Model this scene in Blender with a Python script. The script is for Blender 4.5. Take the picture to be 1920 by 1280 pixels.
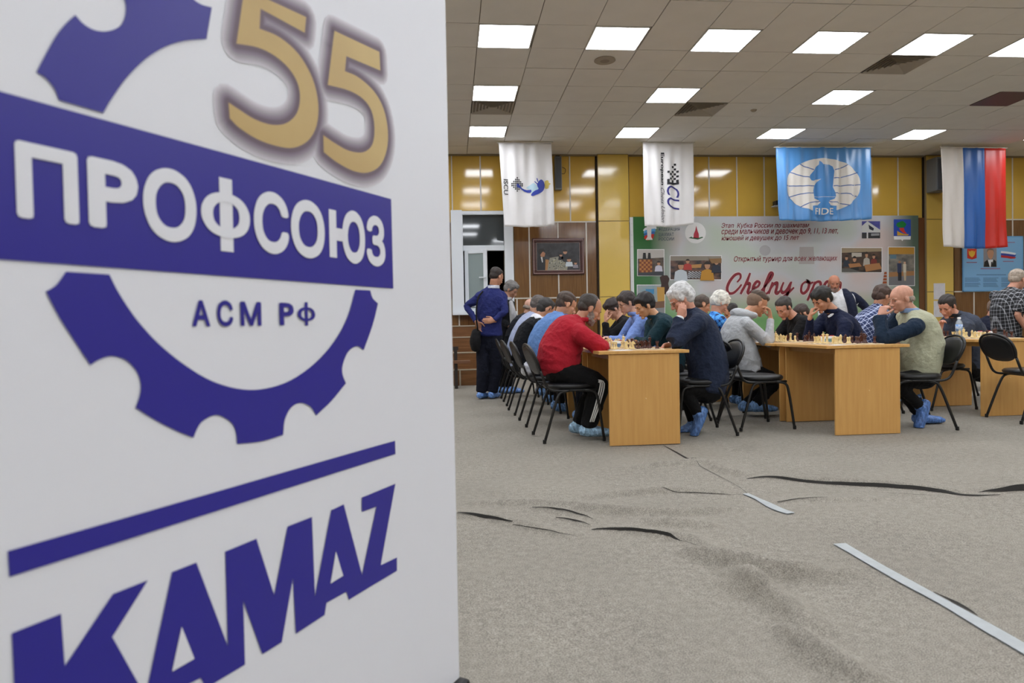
import bpy, bmesh, math, random
import numpy as np
from mathutils import Vector, Matrix

for _o in list(bpy.data.objects):
    bpy.data.objects.remove(_o)
SC = bpy.context.scene
COL = SC.collection
rnd = random.Random(7)

# ------------------------------------------------------------------ camera
F_PX = 1280.0                       # focal length in pixels of a 1920 px wide frame (24 mm lens)
def _rz(a): return np.array([[math.cos(a), -math.sin(a), 0], [math.sin(a), math.cos(a), 0], [0, 0, 1.0]])
def _rx(a): return np.array([[1.0, 0, 0], [0, math.cos(a), -math.sin(a)], [0, math.sin(a), math.cos(a)]])
CAM_R = _rz(math.radians(-5.13)) @ _rx(math.radians(90 - 1.2)) @ _rz(math.radians(-1.09))
CAM_C = np.array([0.0, 0.0, 0.955])
cam_d = bpy.data.cameras.new('camera'); cam = bpy.data.objects.new('camera', cam_d); COL.objects.link(cam)
cam_d.sensor_width = 36; cam_d.lens = F_PX * 36 / 1920; cam_d.clip_end = 200; cam_d.clip_start = 0.02
m4 = Matrix.Identity(4)
for i in range(3):
    for j in range(3): m4[i][j] = CAM_R[i][j]
    m4[i][3] = CAM_C[i]
cam.matrix_world = m4
cam_d.dof.use_dof = True; cam_d.dof.focus_distance = 6.3; cam_d.dof.aperture_fstop = 4.5
SC.camera = cam
SC.view_settings.view_transform = 'Standard'; SC.view_settings.look = 'None'
SC.view_settings.gamma = 1.0; SC.view_settings.use_curve_mapping = False
SC.view_settings.exposure = 0.0
# ------------------------------------------------------------------ world: a closed room, only a trace of ambient
W = bpy.data.worlds.new('world'); SC.world = W; W.use_nodes = True
W.node_tree.nodes['Background'].inputs[0].default_value = (0.75, 0.82, 1.0, 1)
W.node_tree.nodes['Background'].inputs[1].default_value = 0.25
LIGHT_COL = (0.965, 1.0, 1.06, 1); LIGHT_STR = 15.8

# ------------------------------------------------------------------ measuring: a pixel of the photograph to a point in the room
def ray(px, py): return CAM_R @ np.array([(px - 960) / F_PX, -(py - 640) / F_PX, -1.0])
def U(px, py, Y):                   # on the vertical plane y = Y
    d = ray(px, py); return CAM_C + d * (Y - CAM_C[1]) / d[1]
def G(px, py, z=0.0):               # on the level plane z
    d = ray(px, py); return CAM_C + d * (z - CAM_C[2]) / d[2]

# ------------------------------------------------------------------ materials
def lin(c):
    if isinstance(c, str):
        c = tuple(int(c[i:i + 2], 16) / 255 for i in (0, 2, 4))
    return tuple((x / 12.92 if x <= 0.04045 else ((x + 0.055) / 1.055) ** 2.4) for x in c)
_M = {}
def mat(name, col, rough=0.6, metal=0.0, var=0.0, vscale=8.0, stretch=(1, 1, 1), bump=0.0, bscale=60.0, bdist=0.01, spec=0.5,
        emit=None, estr=1.0, col2=None, sheen=0.0, trans=0.0, coat=0.0, alpha=1.0):
    if name in _M: return _M[name]
    m = bpy.data.materials.new(name); _M[name] = m; m.use_nodes = True
    nt = m.node_tree; b = nt.nodes['Principled BSDF']; L = nt.links
    c = lin(col); b.inputs['Base Color'].default_value = (*c, 1)
    b.inputs['Roughness'].default_value = rough; b.inputs['Metallic'].default_value = metal
    b.inputs['Specular IOR Level'].default_value = spec
    if sheen: b.inputs['Sheen Weight'].default_value = sheen
    if trans: b.inputs['Transmission Weight'].default_value = trans; b.inputs['IOR'].default_value = 1.3
    if coat: b.inputs['Coat Weight'].default_value = coat; b.inputs['Coat Roughness'].default_value = 0.08
    if alpha < 1: b.inputs['Alpha'].default_value = alpha
    if emit:
        b.inputs['Emission Color'].default_value = (*lin(emit), 1) if isinstance(emit, str) else emit
        b.inputs['Emission Strength'].default_value = estr
    tc = mp = None
    if var or bump or col2:
        tc = nt.nodes.new('ShaderNodeTexCoord'); mp = nt.nodes.new('ShaderNodeMapping')
        mp.inputs['Scale'].default_value = stretch; L.new(tc.outputs['Object'], mp.inputs['Vector'])
    if var or col2:
        n = nt.nodes.new('ShaderNodeTexNoise'); n.inputs['Scale'].default_value = vscale; n.inputs['Detail'].default_value = 5
        L.new(mp.outputs[0], n.inputs['Vector'])
        r = nt.nodes.new('ShaderNodeValToRGB'); L.new(n.outputs['Fac'], r.inputs['Fac'])
        d = lin(col2) if col2 else tuple(x * (1 - var) for x in c)
        u = c if col2 else tuple(min(1, x * (1 + var)) for x in c)
        r.color_ramp.elements[0].position = 0.34; r.color_ramp.elements[1].position = 0.66
        r.color_ramp.elements[0].color = (*d, 1); r.color_ramp.elements[1].color = (*u, 1)
        L.new(r.outputs[0], b.inputs['Base Color'])
    if bump:
        n2 = nt.nodes.new('ShaderNodeTexNoise'); n2.inputs['Scale'].default_value = bscale; n2.inputs['Detail'].default_value = 4
        L.new(mp.outputs[0], n2.inputs['Vector'])
        bp = nt.nodes.new('ShaderNodeBump'); bp.inputs['Strength'].default_value = bump; bp.inputs['Distance'].default_value = bdist
        L.new(n2.outputs['Fac'], bp.inputs['Height']); L.new(bp.outputs[0], b.inputs['Normal'])
    return m

def mat_carpet():
    m = bpy.data.materials.new('grey_beige_carpet'); m.use_nodes = True
    nt = m.node_tree; b = nt.nodes['Principled BSDF']; L = nt.links
    b.inputs['Roughness'].default_value = 0.97; b.inputs['Specular IOR Level'].default_value = 0.15
    tc = nt.nodes.new('ShaderNodeTexCoord')
    def noise(s, det=3):
        n = nt.nodes.new('ShaderNodeTexNoise'); n.inputs['Scale'].default_value = s; n.inputs['Detail'].default_value = det
        L.new(tc.outputs['Object'], n.inputs['Vector']); return n
    a, f, g = noise(230, 4), noise(30, 5), noise(1.4, 2)
    r = nt.nodes.new('ShaderNodeValToRGB'); L.new(a.outputs['Fac'], r.inputs['Fac'])
    e = r.color_ramp.elements; e[0].position = 0.3; e[1].position = 0.7
    e[0].color = (*lin('6c6760'), 1); e[1].color = (*lin('a9a398'), 1)
    def mul(prev, n, lo, hi):
        mr = nt.nodes.new('ShaderNodeMapRange'); mr.inputs[1].default_value = 0.3; mr.inputs[2].default_value = 0.7
        mr.inputs[3].default_value = lo; mr.inputs[4].default_value = hi; L.new(n.outputs['Fac'], mr.inputs[0])
        x = nt.nodes.new('ShaderNodeMix'); x.data_type = 'RGBA'; x.blend_type = 'MULTIPLY'; x.inputs[0].default_value = 1
        L.new(prev, x.inputs[6]); L.new(mr.outputs[0], x.inputs[7]); return x.outputs[2]
    o = mul(r.outputs[0], f, 0.86, 1.1); o = mul(o, g, 0.94, 1.05)
    L.new(o, b.inputs['Base Color'])
    bp = nt.nodes.new('ShaderNodeBump'); bp.inputs['Strength'].default_value = 0.3; bp.inputs['Distance'].default_value = 0.004
    L.new(a.outputs['Fac'], bp.inputs['Height']); L.new(bp.outputs[0], b.inputs['Normal'])
    return m

def mat_plaid(name, base, line, line2, per=0.05, wid=0.18, rot=(0.35, 0.5, 0)):
    m = bpy.data.materials.new(name); m.use_nodes = True; nt = m.node_tree; L = nt.links
    b = nt.nodes['Principled BSDF']; b.inputs['Roughness'].default_value = 0.85
    tc = nt.nodes.new('ShaderNodeTexCoord'); mp = nt.nodes.new('ShaderNodeMapping'); mp.inputs['Rotation'].default_value = rot
    L.new(tc.outputs['Object'], mp.inputs['Vector'])
    sp = nt.nodes.new('ShaderNodeSeparateXYZ'); L.new(mp.outputs[0], sp.inputs[0])
    def mth(op, a, bb=None):
        n = nt.nodes.new('ShaderNodeMath'); n.operation = op
        for i, v in enumerate((a, bb)):
            if v is None: continue
            if isinstance(v, (int, float)): n.inputs[i].default_value = v
            else: L.new(v, n.inputs[i])
        return n.outputs[0]
    def stripe(v): return mth('LESS_THAN', mth('FRACT', mth('MULTIPLY', v, 1 / per)), wid)
    h = mth('ADD', stripe(sp.outputs[2]), mth('ADD', stripe(sp.outputs[0]), stripe(mth('ADD', sp.outputs[1], 0.4))))
    r = nt.nodes.new('ShaderNodeValToRGB'); L.new(mth('MULTIPLY', h, 0.333), r.inputs['Fac'])
    r.color_ramp.interpolation = 'CONSTANT'
    e = r.color_ramp.elements; e[0].color = (*lin(base), 1); e[0].position = 0; e[1].position = 0.3; e[1].color = (*lin(line), 1)
    e2 = e.new(0.6); e2.color = (*lin(line2), 1)
    L.new(r.outputs[0], b.inputs['Base Color'])
    return m

# ------------------------------------------------------------------ mesh collecting
ORG = {}                            # world origin of each parent
def vadd(a, b): return np.asarray(a, float) + np.asarray(b, float)
class MB:
    def __init__(s): s.v = []; s.f = []; s.mi = []; s.n = 0
    def add(s, v, f, mi=0):
        v = np.asarray(v, float).reshape(-1, 3)
        s.v.append(v); s.f += [tuple(i + s.n for i in q) for q in f]; s.mi += [mi] * len(f); s.n += len(v); return s
    def box(s, c, d, mi=0, rz=0.0, R=None):
        c = np.asarray(c, float); h = np.asarray(d, float) / 2
        p = np.array([[x, y, z] for x in (-1, 1) for y in (-1, 1) for z in (-1, 1)], float) * h
        if rz: p = p @ _rz(rz).T
        if R is not None: p = p @ np.asarray(R).T
        return s.add(p + c, [(0, 1, 3, 2), (4, 6, 7, 5), (0, 4, 5, 1), (2, 3, 7, 6), (0, 2, 6, 4), (1, 5, 7, 3)], mi)
    def box2(s, a, b, mi=0):
        a = np.asarray(a, float); b = np.asarray(b, float); return s.box((a + b) / 2, np.abs(b - a), mi)
    def ell(s, c, r, R=None, seg=14, rings=9, mi=0):
        v = []; f = []
        for i in range(1, rings):
            t = math.pi * i / rings
            for j in range(seg):
                p = 2 * math.pi * j / seg
                v.append((math.sin(t) * math.cos(p), math.sin(t) * math.sin(p), math.cos(t)))
        v.append((0, 0, 1)); v.append((0, 0, -1)); T, Bo = len(v) - 2, len(v) - 1
        for i in range(rings - 2):
            for j in range(seg):
                a, b = i * seg + j, i * seg + (j + 1) % seg
                f.append((a, a + seg, b + seg, b))
        for j in range(seg):
            f.append((T, j, (j + 1) % seg)); k = (rings - 2) * seg
            f.append((Bo, k + (j + 1) % seg, k + j))
        v = np.array(v) * np.asarray(r, float)
        if R is not None: v = v @ np.asarray(R).T
        return s.add(v + np.asarray(c, float), f, mi)
    def loft(s, pts, rad, side=(0, 1, 0), n=12, sub=3, mi=0, capl=0.6, closed=False):
        pts = np.asarray(pts, float); rad = np.array([(r, r) if np.isscalar(r) else r for r in rad], float)
        if len(rad) == 1: rad = np.repeat(rad, len(pts), 0)
        if sub > 1 and len(pts) > 2:
            P = np.vstack([2 * pts[0] - pts[1], pts, 2 * pts[-1] - pts[-2]]); Q = np.vstack([rad[0], rad, rad[-1]])
            op, orr = [], []
            for i in range(1, len(P) - 2):
                for k in range(sub):
                    t = k / sub
                    h = lambda A: 0.5 * ((2 * A[i]) + (-A[i - 1] + A[i + 1]) * t + (2 * A[i - 1] - 5 * A[i] + 4 * A[i + 1] - A[i + 2]) * t * t + (-A[i - 1] + 3 * A[i] - 3 * A[i + 1] + A[i + 2]) * t ** 3)
                    op.append(h(P)); orr.append(np.maximum(h(Q), 1e-4))
            op.append(pts[-1]); orr.append(rad[-1]); pts, rad = np.array(op), np.array(orr)
        tan = np.gradient(pts, axis=0); tan /= np.maximum(np.linalg.norm(tan, axis=1, keepdims=True), 1e-9)
        if capl:
            e0, e1 = rad[0].min() * capl, rad[-1].min() * capl
            pts = np.vstack([pts[0] - tan[0] * e0, pts[0] - tan[0] * e0 * 0.6, pts, pts[-1] + tan[-1] * e1 * 0.6, pts[-1] + tan[-1] * e1])
            rad = np.vstack([rad[0] * 0.35, rad[0] * 0.78, rad, rad[-1] * 0.78, rad[-1] * 0.35])
            tan = np.vstack([tan[0], tan[0], tan, tan[-1], tan[-1]])
        sd = np.asarray(side, float); v = []; prev = sd
        ang = np.arange(n) * 2 * math.pi / n
        for p, r, t in zip(pts, rad, tan):
            q = prev - t * prev.dot(t)
            if np.linalg.norm(q) < 1e-3: q = np.cross(t, (0.3, 0.2, 1.0))
            q /= np.linalg.norm(q); prev = q; u = np.cross(q, t)
            v.append(p + np.outer(np.cos(ang) * r[0], u) + np.outer(np.sin(ang) * r[1], q))
        m = len(pts); f = []
        for i in range(m - 1):
            for j in range(n):
                a, b = i * n + j, i * n + (j + 1) % n
                f.append((a, b, b + n, a + n))
        f.append(tuple(range(n - 1, -1, -1))); f.append(tuple((m - 1) * n + j for j in range(n)))
        return s.add(np.vstack(v), f, mi)
    def tube(s, pts, r, n=8, sub=3, mi=0): return s.loft(pts, [r] * len(pts) if np.isscalar(r) else r, (0.13, 0.2, 0.97), n, sub, mi, 0)
    def lathe(s, c, prof, n=16, mi=0, axis=None):
        v = []; f = []
        for r, z in prof:
            for j in range(n):
                a = 2 * math.pi * j / n; v.append((r * math.cos(a), r * math.sin(a), z))
        m = len(prof)
        for i in range(m - 1):
            for j in range(n):
                a, b = i * n + j, i * n + (j + 1) % n; f.append((a, b, b + n, a + n))
        f.append(tuple(range(n - 1, -1, -1))); f.append(tuple((m - 1) * n + j for j in range(n)))
        return s.add(np.array(v) + np.asarray(c, float), f, mi)
    def prism(s, poly, thick, O=(0, 0, 0), ux=(1, 0, 0), uy=(0, 0, 1), mi=0):
        """a flat outline (2-D points) given thickness along ux x uy"""
        O, ux, uy = (np.asarray(x, float) for x in (O, ux, uy)); nn = np.cross(ux, uy)
        k = len(poly); base = np.array([O + ux * p[0] + uy * p[1] for p in poly])
        v = np.vstack([base, base + nn * thick]); f = [tuple(range(k - 1, -1, -1)), tuple(range(k, 2 * k))]
        for i in range(k): j = (i + 1) % k; f.append((i, j, j + k, i + k))
        return s.add(v, f, mi)
    def build(s, name, mats, parent=None, smooth=False, auto=True):
        me = bpy.data.meshes.new(name)
        V = np.vstack(s.v) if s.v else np.zeros((0, 3))
        o = bpy.data.objects.new(name, me)
        if parent is not None:
            V = V - ORG[parent.name]
        me.from_pydata(V.tolist(), [], s.f)
        if not isinstance(mats, (list, tuple)): mats = [mats]
        for m in mats: me.materials.append(m)
        if len(mats) > 1: me.polygons.foreach_set('material_index', s.mi)
        if smooth: me.polygons.foreach_set('use_smooth', [True] * len(me.polygons))
        me.update(); COL.objects.link(o)
        if parent is not None: o.parent = parent; ORG[o.name] = ORG[parent.name]
        else: ORG[o.name] = np.zeros(3)
        return o
def bevel(o, w=0.004, seg=2):
    md = o.modifiers.new('bevel', 'BEVEL'); md.width = w; md.segments = seg; md.limit_method = 'ANGLE'; return o
def tag(o, label=None, cat=None, group=None, kind=None):
    if label: o['label'] = label
    if cat: o['category'] = cat
    if group: o['group'] = group
    if kind: o['kind'] = kind
    return o
def thing(name, label, cat, loc=(0, 0, 0), group=None, rz=0.0):
    o = bpy.data.objects.new(name, None); COL.objects.link(o); o.location = loc; o.rotation_euler = (0, 0, rz)
    o.empty_display_size = 0.1; ORG[o.name] = np.array(loc, float); return tag(o, label, cat, group)
def local_thing(name, label, cat, group=None):      # built round the origin, moved afterwards
    o = thing(name, label, cat, (0, 0, 0), group); return o
KIDS = {}
def copy_tree(o, parent=None):
    c = o.copy(); COL.objects.link(c)
    if parent is not None: c.parent = parent
    for ch in list(o.children): copy_tree(ch, c)
    return c
def joint_flat(v): return v

# ------------------------------------------------------------------ flat print: outlines and letters on a plane
class Plane2:
    """a flat sheet in the room: origin O, axes a (along) and z (up), n towards the reader"""
    def __init__(s, O, a, n): s.O = np.asarray(O, float); s.a = np.asarray(a, float); s.z = np.array([0, 0, 1.0]); s.n = np.asarray(n, float)
    def px(s, px, py):
        d = ray(px, py); t = (s.O - CAM_C).dot(s.n) / d.dot(s.n); p = CAM_C + d * t - s.O
        return (p.dot(s.a), p[2])
    def at(s, u, v, h=0.0): return s.O + s.a * u + s.z * v + s.n * h
def tri_poly(pts):
    """triangulate a simple outline"""
    bm = bmesh.new(); vs = [bm.verts.new((p[0], p[1], 0)) for p in pts]; f = bm.faces.new(vs)
    r = bmesh.ops.triangulate(bm, faces=[f], quad_method='BEAUTY', ngon_method='EAR_CLIP'); bm.verts.index_update()
    out = [tuple(v.index for v in x.verts) for x in bm.faces]; V = [(v.co.x, v.co.y) for v in bm.verts]; bm.free()
    return np.array(V), out
_TX = {}
def text_mesh(txt, bold=0.0, shear=0.0, space=1.0):
    key = (txt, bold, shear, space)
    if key in _TX: return _TX[key]
    cu = bpy.data.curves.new('lettering', 'FONT'); cu.body = txt; cu.shear = shear; cu.space_character = space
    cu.resolution_u = 4; cu.fill_mode = 'FRONT'
    o = bpy.data.objects.new('lettering', cu); COL.objects.link(o)
    dg = bpy.context.evaluated_depsgraph_get(); me = bpy.data.meshes.new_from_object(o.evaluated_get(dg))
    V = np.array([(v.co.x, v.co.y) for v in me.vertices]); Fc = [tuple(p.vertices) for p in me.polygons]
    bpy.data.objects.remove(o); bpy.data.curves.remove(cu); bpy.data.meshes.remove(me)
    _TX[key] = (V, Fc); return _TX[key]
def fit_text(txt, u0, u1, v0, v1, bold=0.0, shear=0.0, rot=0, space=1.0, keep=False):
    """letters scaled into the box (u0..u1, v0..v1); rot=1: reads downwards"""
    V, Fc = text_mesh(txt, 0, shear, space)
    if bold > 0:                    # heavier strokes: the same letters laid over each other, slightly shifted
        VV, FF = [], []
        for k in range(8):
            a = k * math.pi / 4; FF += [tuple(i + len(V) * k for i in f) for f in Fc]; VV.append(np.column_stack([V + np.array([math.cos(a), math.sin(a)]) * bold, np.full(len(V), k * .00012)]))
        V, Fc = np.vstack(VV), FF
    hx = V[:, 2:]; V = V[:, :2]; lo, hi = V.min(0), V.max(0); q = (V - lo) / (hi - lo)
    if rot: q = np.stack([q[:, 1], 1 - q[:, 0]], 1)
    return np.column_stack([u0 + q[:, 0] * (u1 - u0), v0 + q[:, 1] * (v1 - v0), hx]), Fc
def ribbon(pts, w, ends=True):
    """a stroke of width w (number or list) along points, smoothed"""
    P = np.asarray(pts, float); n = len(P); Wd = np.full(n, w, float) if np.isscalar(w) else np.asarray(w, float)
    if n > 2:
        A = np.vstack([2 * P[0] - P[1], P, 2 * P[-1] - P[-2]]); B = np.concatenate([[Wd[0]], Wd, [Wd[-1]]]); o, ow = [], []
        for i in range(1, n):
            for k in range(5):
                t = k / 5; c = (2 * A[i] + (-A[i - 1] + A[i + 1]) * t + (2 * A[i - 1] - 5 * A[i] + 4 * A[i + 1] - A[i + 2]) * t * t + (-A[i - 1] + 3 * A[i] - 3 * A[i + 1] + A[i + 2]) * t ** 3) / 2
                o.append(c); ow.append(B[i] * (1 - t) + B[i + 1] * t)
        o.append(P[-1]); ow.append(Wd[-1]); P, Wd = np.array(o), np.array(ow)
    T = np.gradient(P, axis=0); T /= np.maximum(np.linalg.norm(T, axis=1, keepdims=True), 1e-9); N = np.stack([-T[:, 1], T[:, 0]], 1)
    V = np.vstack([P + N * Wd[:, None] / 2, P - N * Wd[:, None] / 2]); m = len(P)
    return V, [(i, i + 1, m + i + 1, m + i) for i in range(m - 1)]
def smooth_closed(pts, k=3):
    P = np.asarray(pts, float); n = len(P); o = []
    for i in range(n):
        a, b, c, d = P[i - 1], P[i], P[(i + 1) % n], P[(i + 2) % n]
        for j in range(k):
            t = j / k; o.append((2 * b + (-a + c) * t + (2 * a - 5 * b + 4 * c - d) * t * t + (-a + 3 * b - 3 * c + d) * t ** 3) / 2)
    return np.array(o)
def smooth_corners(pts, k=4, lim=50):
    """rounds the gentle bends of an outline and keeps its sharp corners"""
    P = np.asarray(pts, float); n = len(P); o = []; cor = []
    for i in range(n):
        a, b = P[i] - P[i - 1], P[(i + 1) % n] - P[i]; c = a.dot(b) / (np.linalg.norm(a) * np.linalg.norm(b) + 1e-12); cor.append(math.degrees(math.acos(max(-1, min(1, c)))) > lim)
    for i in range(n):
        a, b, c, d = P[i - 1], P[i], P[(i + 1) % n], P[(i + 2) % n]
        if cor[i]: a = 2 * b - c if not cor[(i + 1) % n] else 2 * b - c
        if cor[(i + 1) % n]: d = 2 * c - b
        for j in range(k):
            t = j / k; o.append((2 * b + (-a + c) * t + (2 * a - 5 * b + 4 * c - d) * t * t + (-a + 3 * b - 3 * c + d) * t ** 3) / 2)
    return np.array(o)
def sheet_mb(pl, items, h, thick=0.0):
    mb = MB()
    for V, Fc in items: mb.add(np.array([pl.at(q[0], q[1], h + (q[2] if len(q) > 2 else 0)) for q in V]), Fc)
    return mb
# ================================================================== STRUCTURE
CEIL = 4.18; WY = 12.8
XL, XR, YN = -8.8, 12.6, -5.0
M_carpet = mat_carpet()
M_gap_shade = mat('dark_gap_shade', '1d1a17', 0.9)
# ---- floor with the carpet's creases
CR = lambda pts: np.array([G(850 + x / 1.794, 780 + y / 1.794)[:2] for x, y in pts])
RIDGES = [  # (line in the lower crop of the photograph, height, half-width)
    ([(-60, 330), (110, 346), (200, 364), (330, 398), (430, 412)], .022, .045), ([(200, 312), (350, 323), (430, 337), (480, 352)], .016, .035),
    ([(330, 346), (410, 360), (465, 372)], .014, .03), ([(465, 382), (560, 389), (650, 399), (730, 412), (800, 416), (890, 455)], .024, .04),
    ([(985, 209), (1180, 221), (1300, 230), (1500, 241), (1650, 254), (1760, 260)], .03, .06), ([(1765, 254), (1920, 252), (2100, 250)], .03, .06),
    ([(760, 455), (860, 487), (960, 515), (1060, 538), (1160, 545), (1240, 535)], .055, .045), ([(900, 520), (1000, 585), (1080, 640), (1150, 690), (1230, 740)], .05, .05),
    ([(1080, 715), (1180, 790), (1260, 848), (1380, 900), (1450, 925)], .05, .045), ([(40, 295), (250, 300), (450, 318), (600, 330), (750, 332), (1000, 312)], .03, .05),
    ([(430, 278), (600, 264), (750, 254), (930, 260)], .026, .05), ([(560, 182), (700, 168), (830, 160), (900, 170), (990, 196)], .028, .07),
    ([(600, 355), (760, 368), (900, 372)], .026, .045), ([(860, 170), (930, 195), (1000, 205)], .03, .06), ([(1060, 292), (1180, 284), (1300, 284), (1500, 280)], .014, .05),
    ([(820, 85), (900, 108), (980, 124)], .016, .06), ([(900, 560), (990, 600), (1060, 620)], .03, .06), ([(1160, 560), (1280, 545), (1360, 520)], .022, .06)]
RL = [(CR(p), h, w) for p, h, w in RIDGES]
def floor_h(X, Y):
    Z = np.zeros_like(X)
    for P, h, w in RL:
        best = np.full(X.shape, 9.0); sg = np.zeros_like(X); L = np.linalg.norm(np.diff(P, axis=0), axis=1); tot = L.sum(); acc = 0; tt = np.zeros_like(X)
        for i in range(len(P) - 1):
            a, b = P[i], P[i + 1]; d = b - a; l2 = d.dot(d) + 1e-9
            t = np.clip(((X - a[0]) * d[0] + (Y - a[1]) * d[1]) / l2, 0, 1); dx = X - a[0] - t * d[0]; dy = Y - a[1] - t * d[1]
            ds = np.hypot(dx, dy); m = ds < best; best = np.where(m, ds, best); sg = np.where(m, np.sign(dy), sg); tt = np.where(m, (acc + t * L[i]) / tot, tt); acc += L[i]
        ww = np.where(sg < 0, w * .45, w * 1.5); env = np.clip(np.sin(np.clip(tt, 0.0, 1) * math.pi), 0, 1) ** .5
        Z += 1.35 * h * env * np.exp(-(best / ww) ** 2)
    return Z + 0.0025 * np.sin(X * 3.1 + Y * 1.7) * np.sin(Y * 2.3 - X)+0.0025
xs = np.concatenate([np.linspace(XL, -.1, 8, endpoint=False), np.arange(-.1, 5.4, .024), np.linspace(5.4, XR, 12)])
ys = np.concatenate([np.linspace(YN, 1.3, 6, endpoint=False), np.arange(1.3, 4.9, .02), np.linspace(4.9, WY + .1, 16)])
GX, GY = np.meshgrid(xs, ys); FZ = floor_h(GX, GY)
nx, ny = len(xs), len(ys)
fv = np.stack([GX.ravel(), GY.ravel(), FZ.ravel() - .003], 1)
ff = [(j * nx + i, j * nx + i + 1, (j + 1) * nx + i + 1, (j + 1) * nx + i) for j in range(ny - 1) for i in range(nx - 1)]
floor = MB().add(fv, ff).build('floor', M_carpet, smooth=True); tag(floor, kind='structure')
MB().box2((XL, YN, -.2), (XR, WY + .1, -.03)).build('floor_slab', M_gap_shade, floor)
GAP_SHADES = [([(15, 337), (110, 350), (200, 368)], [.03, .045, .01]), ([(200, 371), (330, 400), (420, 412)], [.008, .012, .004]), ([(265, 318), (350, 325), (430, 340), (470, 352)], [.008, .022, .02, .006]),
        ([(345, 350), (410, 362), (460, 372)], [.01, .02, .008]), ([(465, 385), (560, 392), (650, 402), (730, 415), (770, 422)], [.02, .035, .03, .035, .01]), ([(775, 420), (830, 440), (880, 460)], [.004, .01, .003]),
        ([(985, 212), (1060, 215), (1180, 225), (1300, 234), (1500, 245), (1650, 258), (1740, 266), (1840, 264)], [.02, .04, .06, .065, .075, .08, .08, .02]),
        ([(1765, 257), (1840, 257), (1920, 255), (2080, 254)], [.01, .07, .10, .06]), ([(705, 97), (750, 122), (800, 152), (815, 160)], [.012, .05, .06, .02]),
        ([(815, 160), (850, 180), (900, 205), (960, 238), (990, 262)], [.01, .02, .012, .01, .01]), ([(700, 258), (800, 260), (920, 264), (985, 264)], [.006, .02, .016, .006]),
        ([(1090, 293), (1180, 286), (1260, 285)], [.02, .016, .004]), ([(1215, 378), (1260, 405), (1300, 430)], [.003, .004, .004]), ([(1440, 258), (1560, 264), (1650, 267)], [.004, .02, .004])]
for pts, w in GAP_SHADES:  # dark strips: open carpet seams, plus shade under the folds put in as colour
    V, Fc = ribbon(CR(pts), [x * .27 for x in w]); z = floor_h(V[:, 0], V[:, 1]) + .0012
    MB().add(np.column_stack([V, z]), Fc).build('seam_and_fold_shade', M_gap_shade, floor)

# ---- ceiling: base, tiles
M_tile = mat('ceiling_tile', 'e2dfd9', 0.9, var=.02, vscale=3, bump=.15, bscale=180)
M_cbase = mat('ceiling_grid', '847a6e', 0.8)
CX0, CDX, CY0, CDY = .37, .627, 7.30, .6125
ceil = MB().box2((XL, YN, CEIL + .012), (XR, WY + .1, CEIL + .2)).build('ceiling', M_cbase); tag(ceil, kind='structure')
LIGHTS = {(k, 0) for k in (-12, -10, -8, -6, -4, -2, 0, 2, 4, 6, 8, 10, 12, 14)} | {(k, 3) for k in (-12, -8, -4, 0, 4, 8, 16)} | {(k, 6) for k in (-12, -8, -4, 0, 4, 8, 12, 16)}  # columns far to the left are unseen, added to brighten the floor
LIGHTS |= {(k, -3) for k in range(-10, 19, 4)} | {(k, -6) for k in range(-12, 17, 4)} | {(k, -9) for k in range(-6, 19, 3)} | {(k, -12) for k in range(-4, 17, 3)} | {(k, -15) for k in range(-4, 17, 3)} | {(k, -18) for k in range(-4, 17, 3)}  # unseen rows, added to brighten the banner and the near floor
VENTS = {(8, 1), (0, 4), (5, 4)}; OFF = (12, 3)
def proj(p):
    v = CAM_R.T @ (np.asarray(p, float) - CAM_C)
    return (960 + F_PX * v[0] / -v[2], 640 - F_PX * v[1] / -v[2]) if v[2] < -.1 else (-9e3, 0)
tile_me = None; rest = MB(); nt_ = 0
for k in range(-14, 20):
    for j in range(-20, 9):
        if (k, j) in LIGHTS or (k, j) in VENTS or (k, j) == OFF: continue
        cx, cy = CX0 + (k + .5) * CDX, CY0 + (j + .5) * CDY
        if not (XL < cx - .3 and cx < XR - .25 and cy > YN + .3): continue
        px, py = proj((cx, cy, CEIL)); dz = rnd.uniform(-.003, .003)
        if 760 < px < 2040 and py > -60 and nt_ < 290:
            if tile_me is None:
                o = MB().box((0, 0, .006), (CDX - .009, CDY - .009, .014)).build('ceiling_tile', M_tile, ceil); bevel(o, .003, 1); tile_me = o.data
            else:
                o = bpy.data.objects.new('ceiling_tile', tile_me); COL.objects.link(o); o.parent = ceil
            o.location = (cx, cy, CEIL + dz); o.rotation_euler = (rnd.uniform(-.004, .004), rnd.uniform(-.004, .004), 0); nt_ += 1
        else: rest.box((cx, cy, CEIL + .006), (CDX - .009, CDY - .009, .014))
o = rest.build('ceiling_tiles_beyond', M_tile, ceil); o['kind'] = 'stuff'
M_lum = mat('lamp_diffuser', 'ffffff', .5, emit=LIGHT_COL, estr=LIGHT_STR)
M_alu = mat('white_metal_frame', 'd8d6d2', .45)
ROWN = {0: 'front row of ceiling lights', 3: 'middle row of ceiling lights', 6: 'row of ceiling lights nearest the back wall'}
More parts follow.
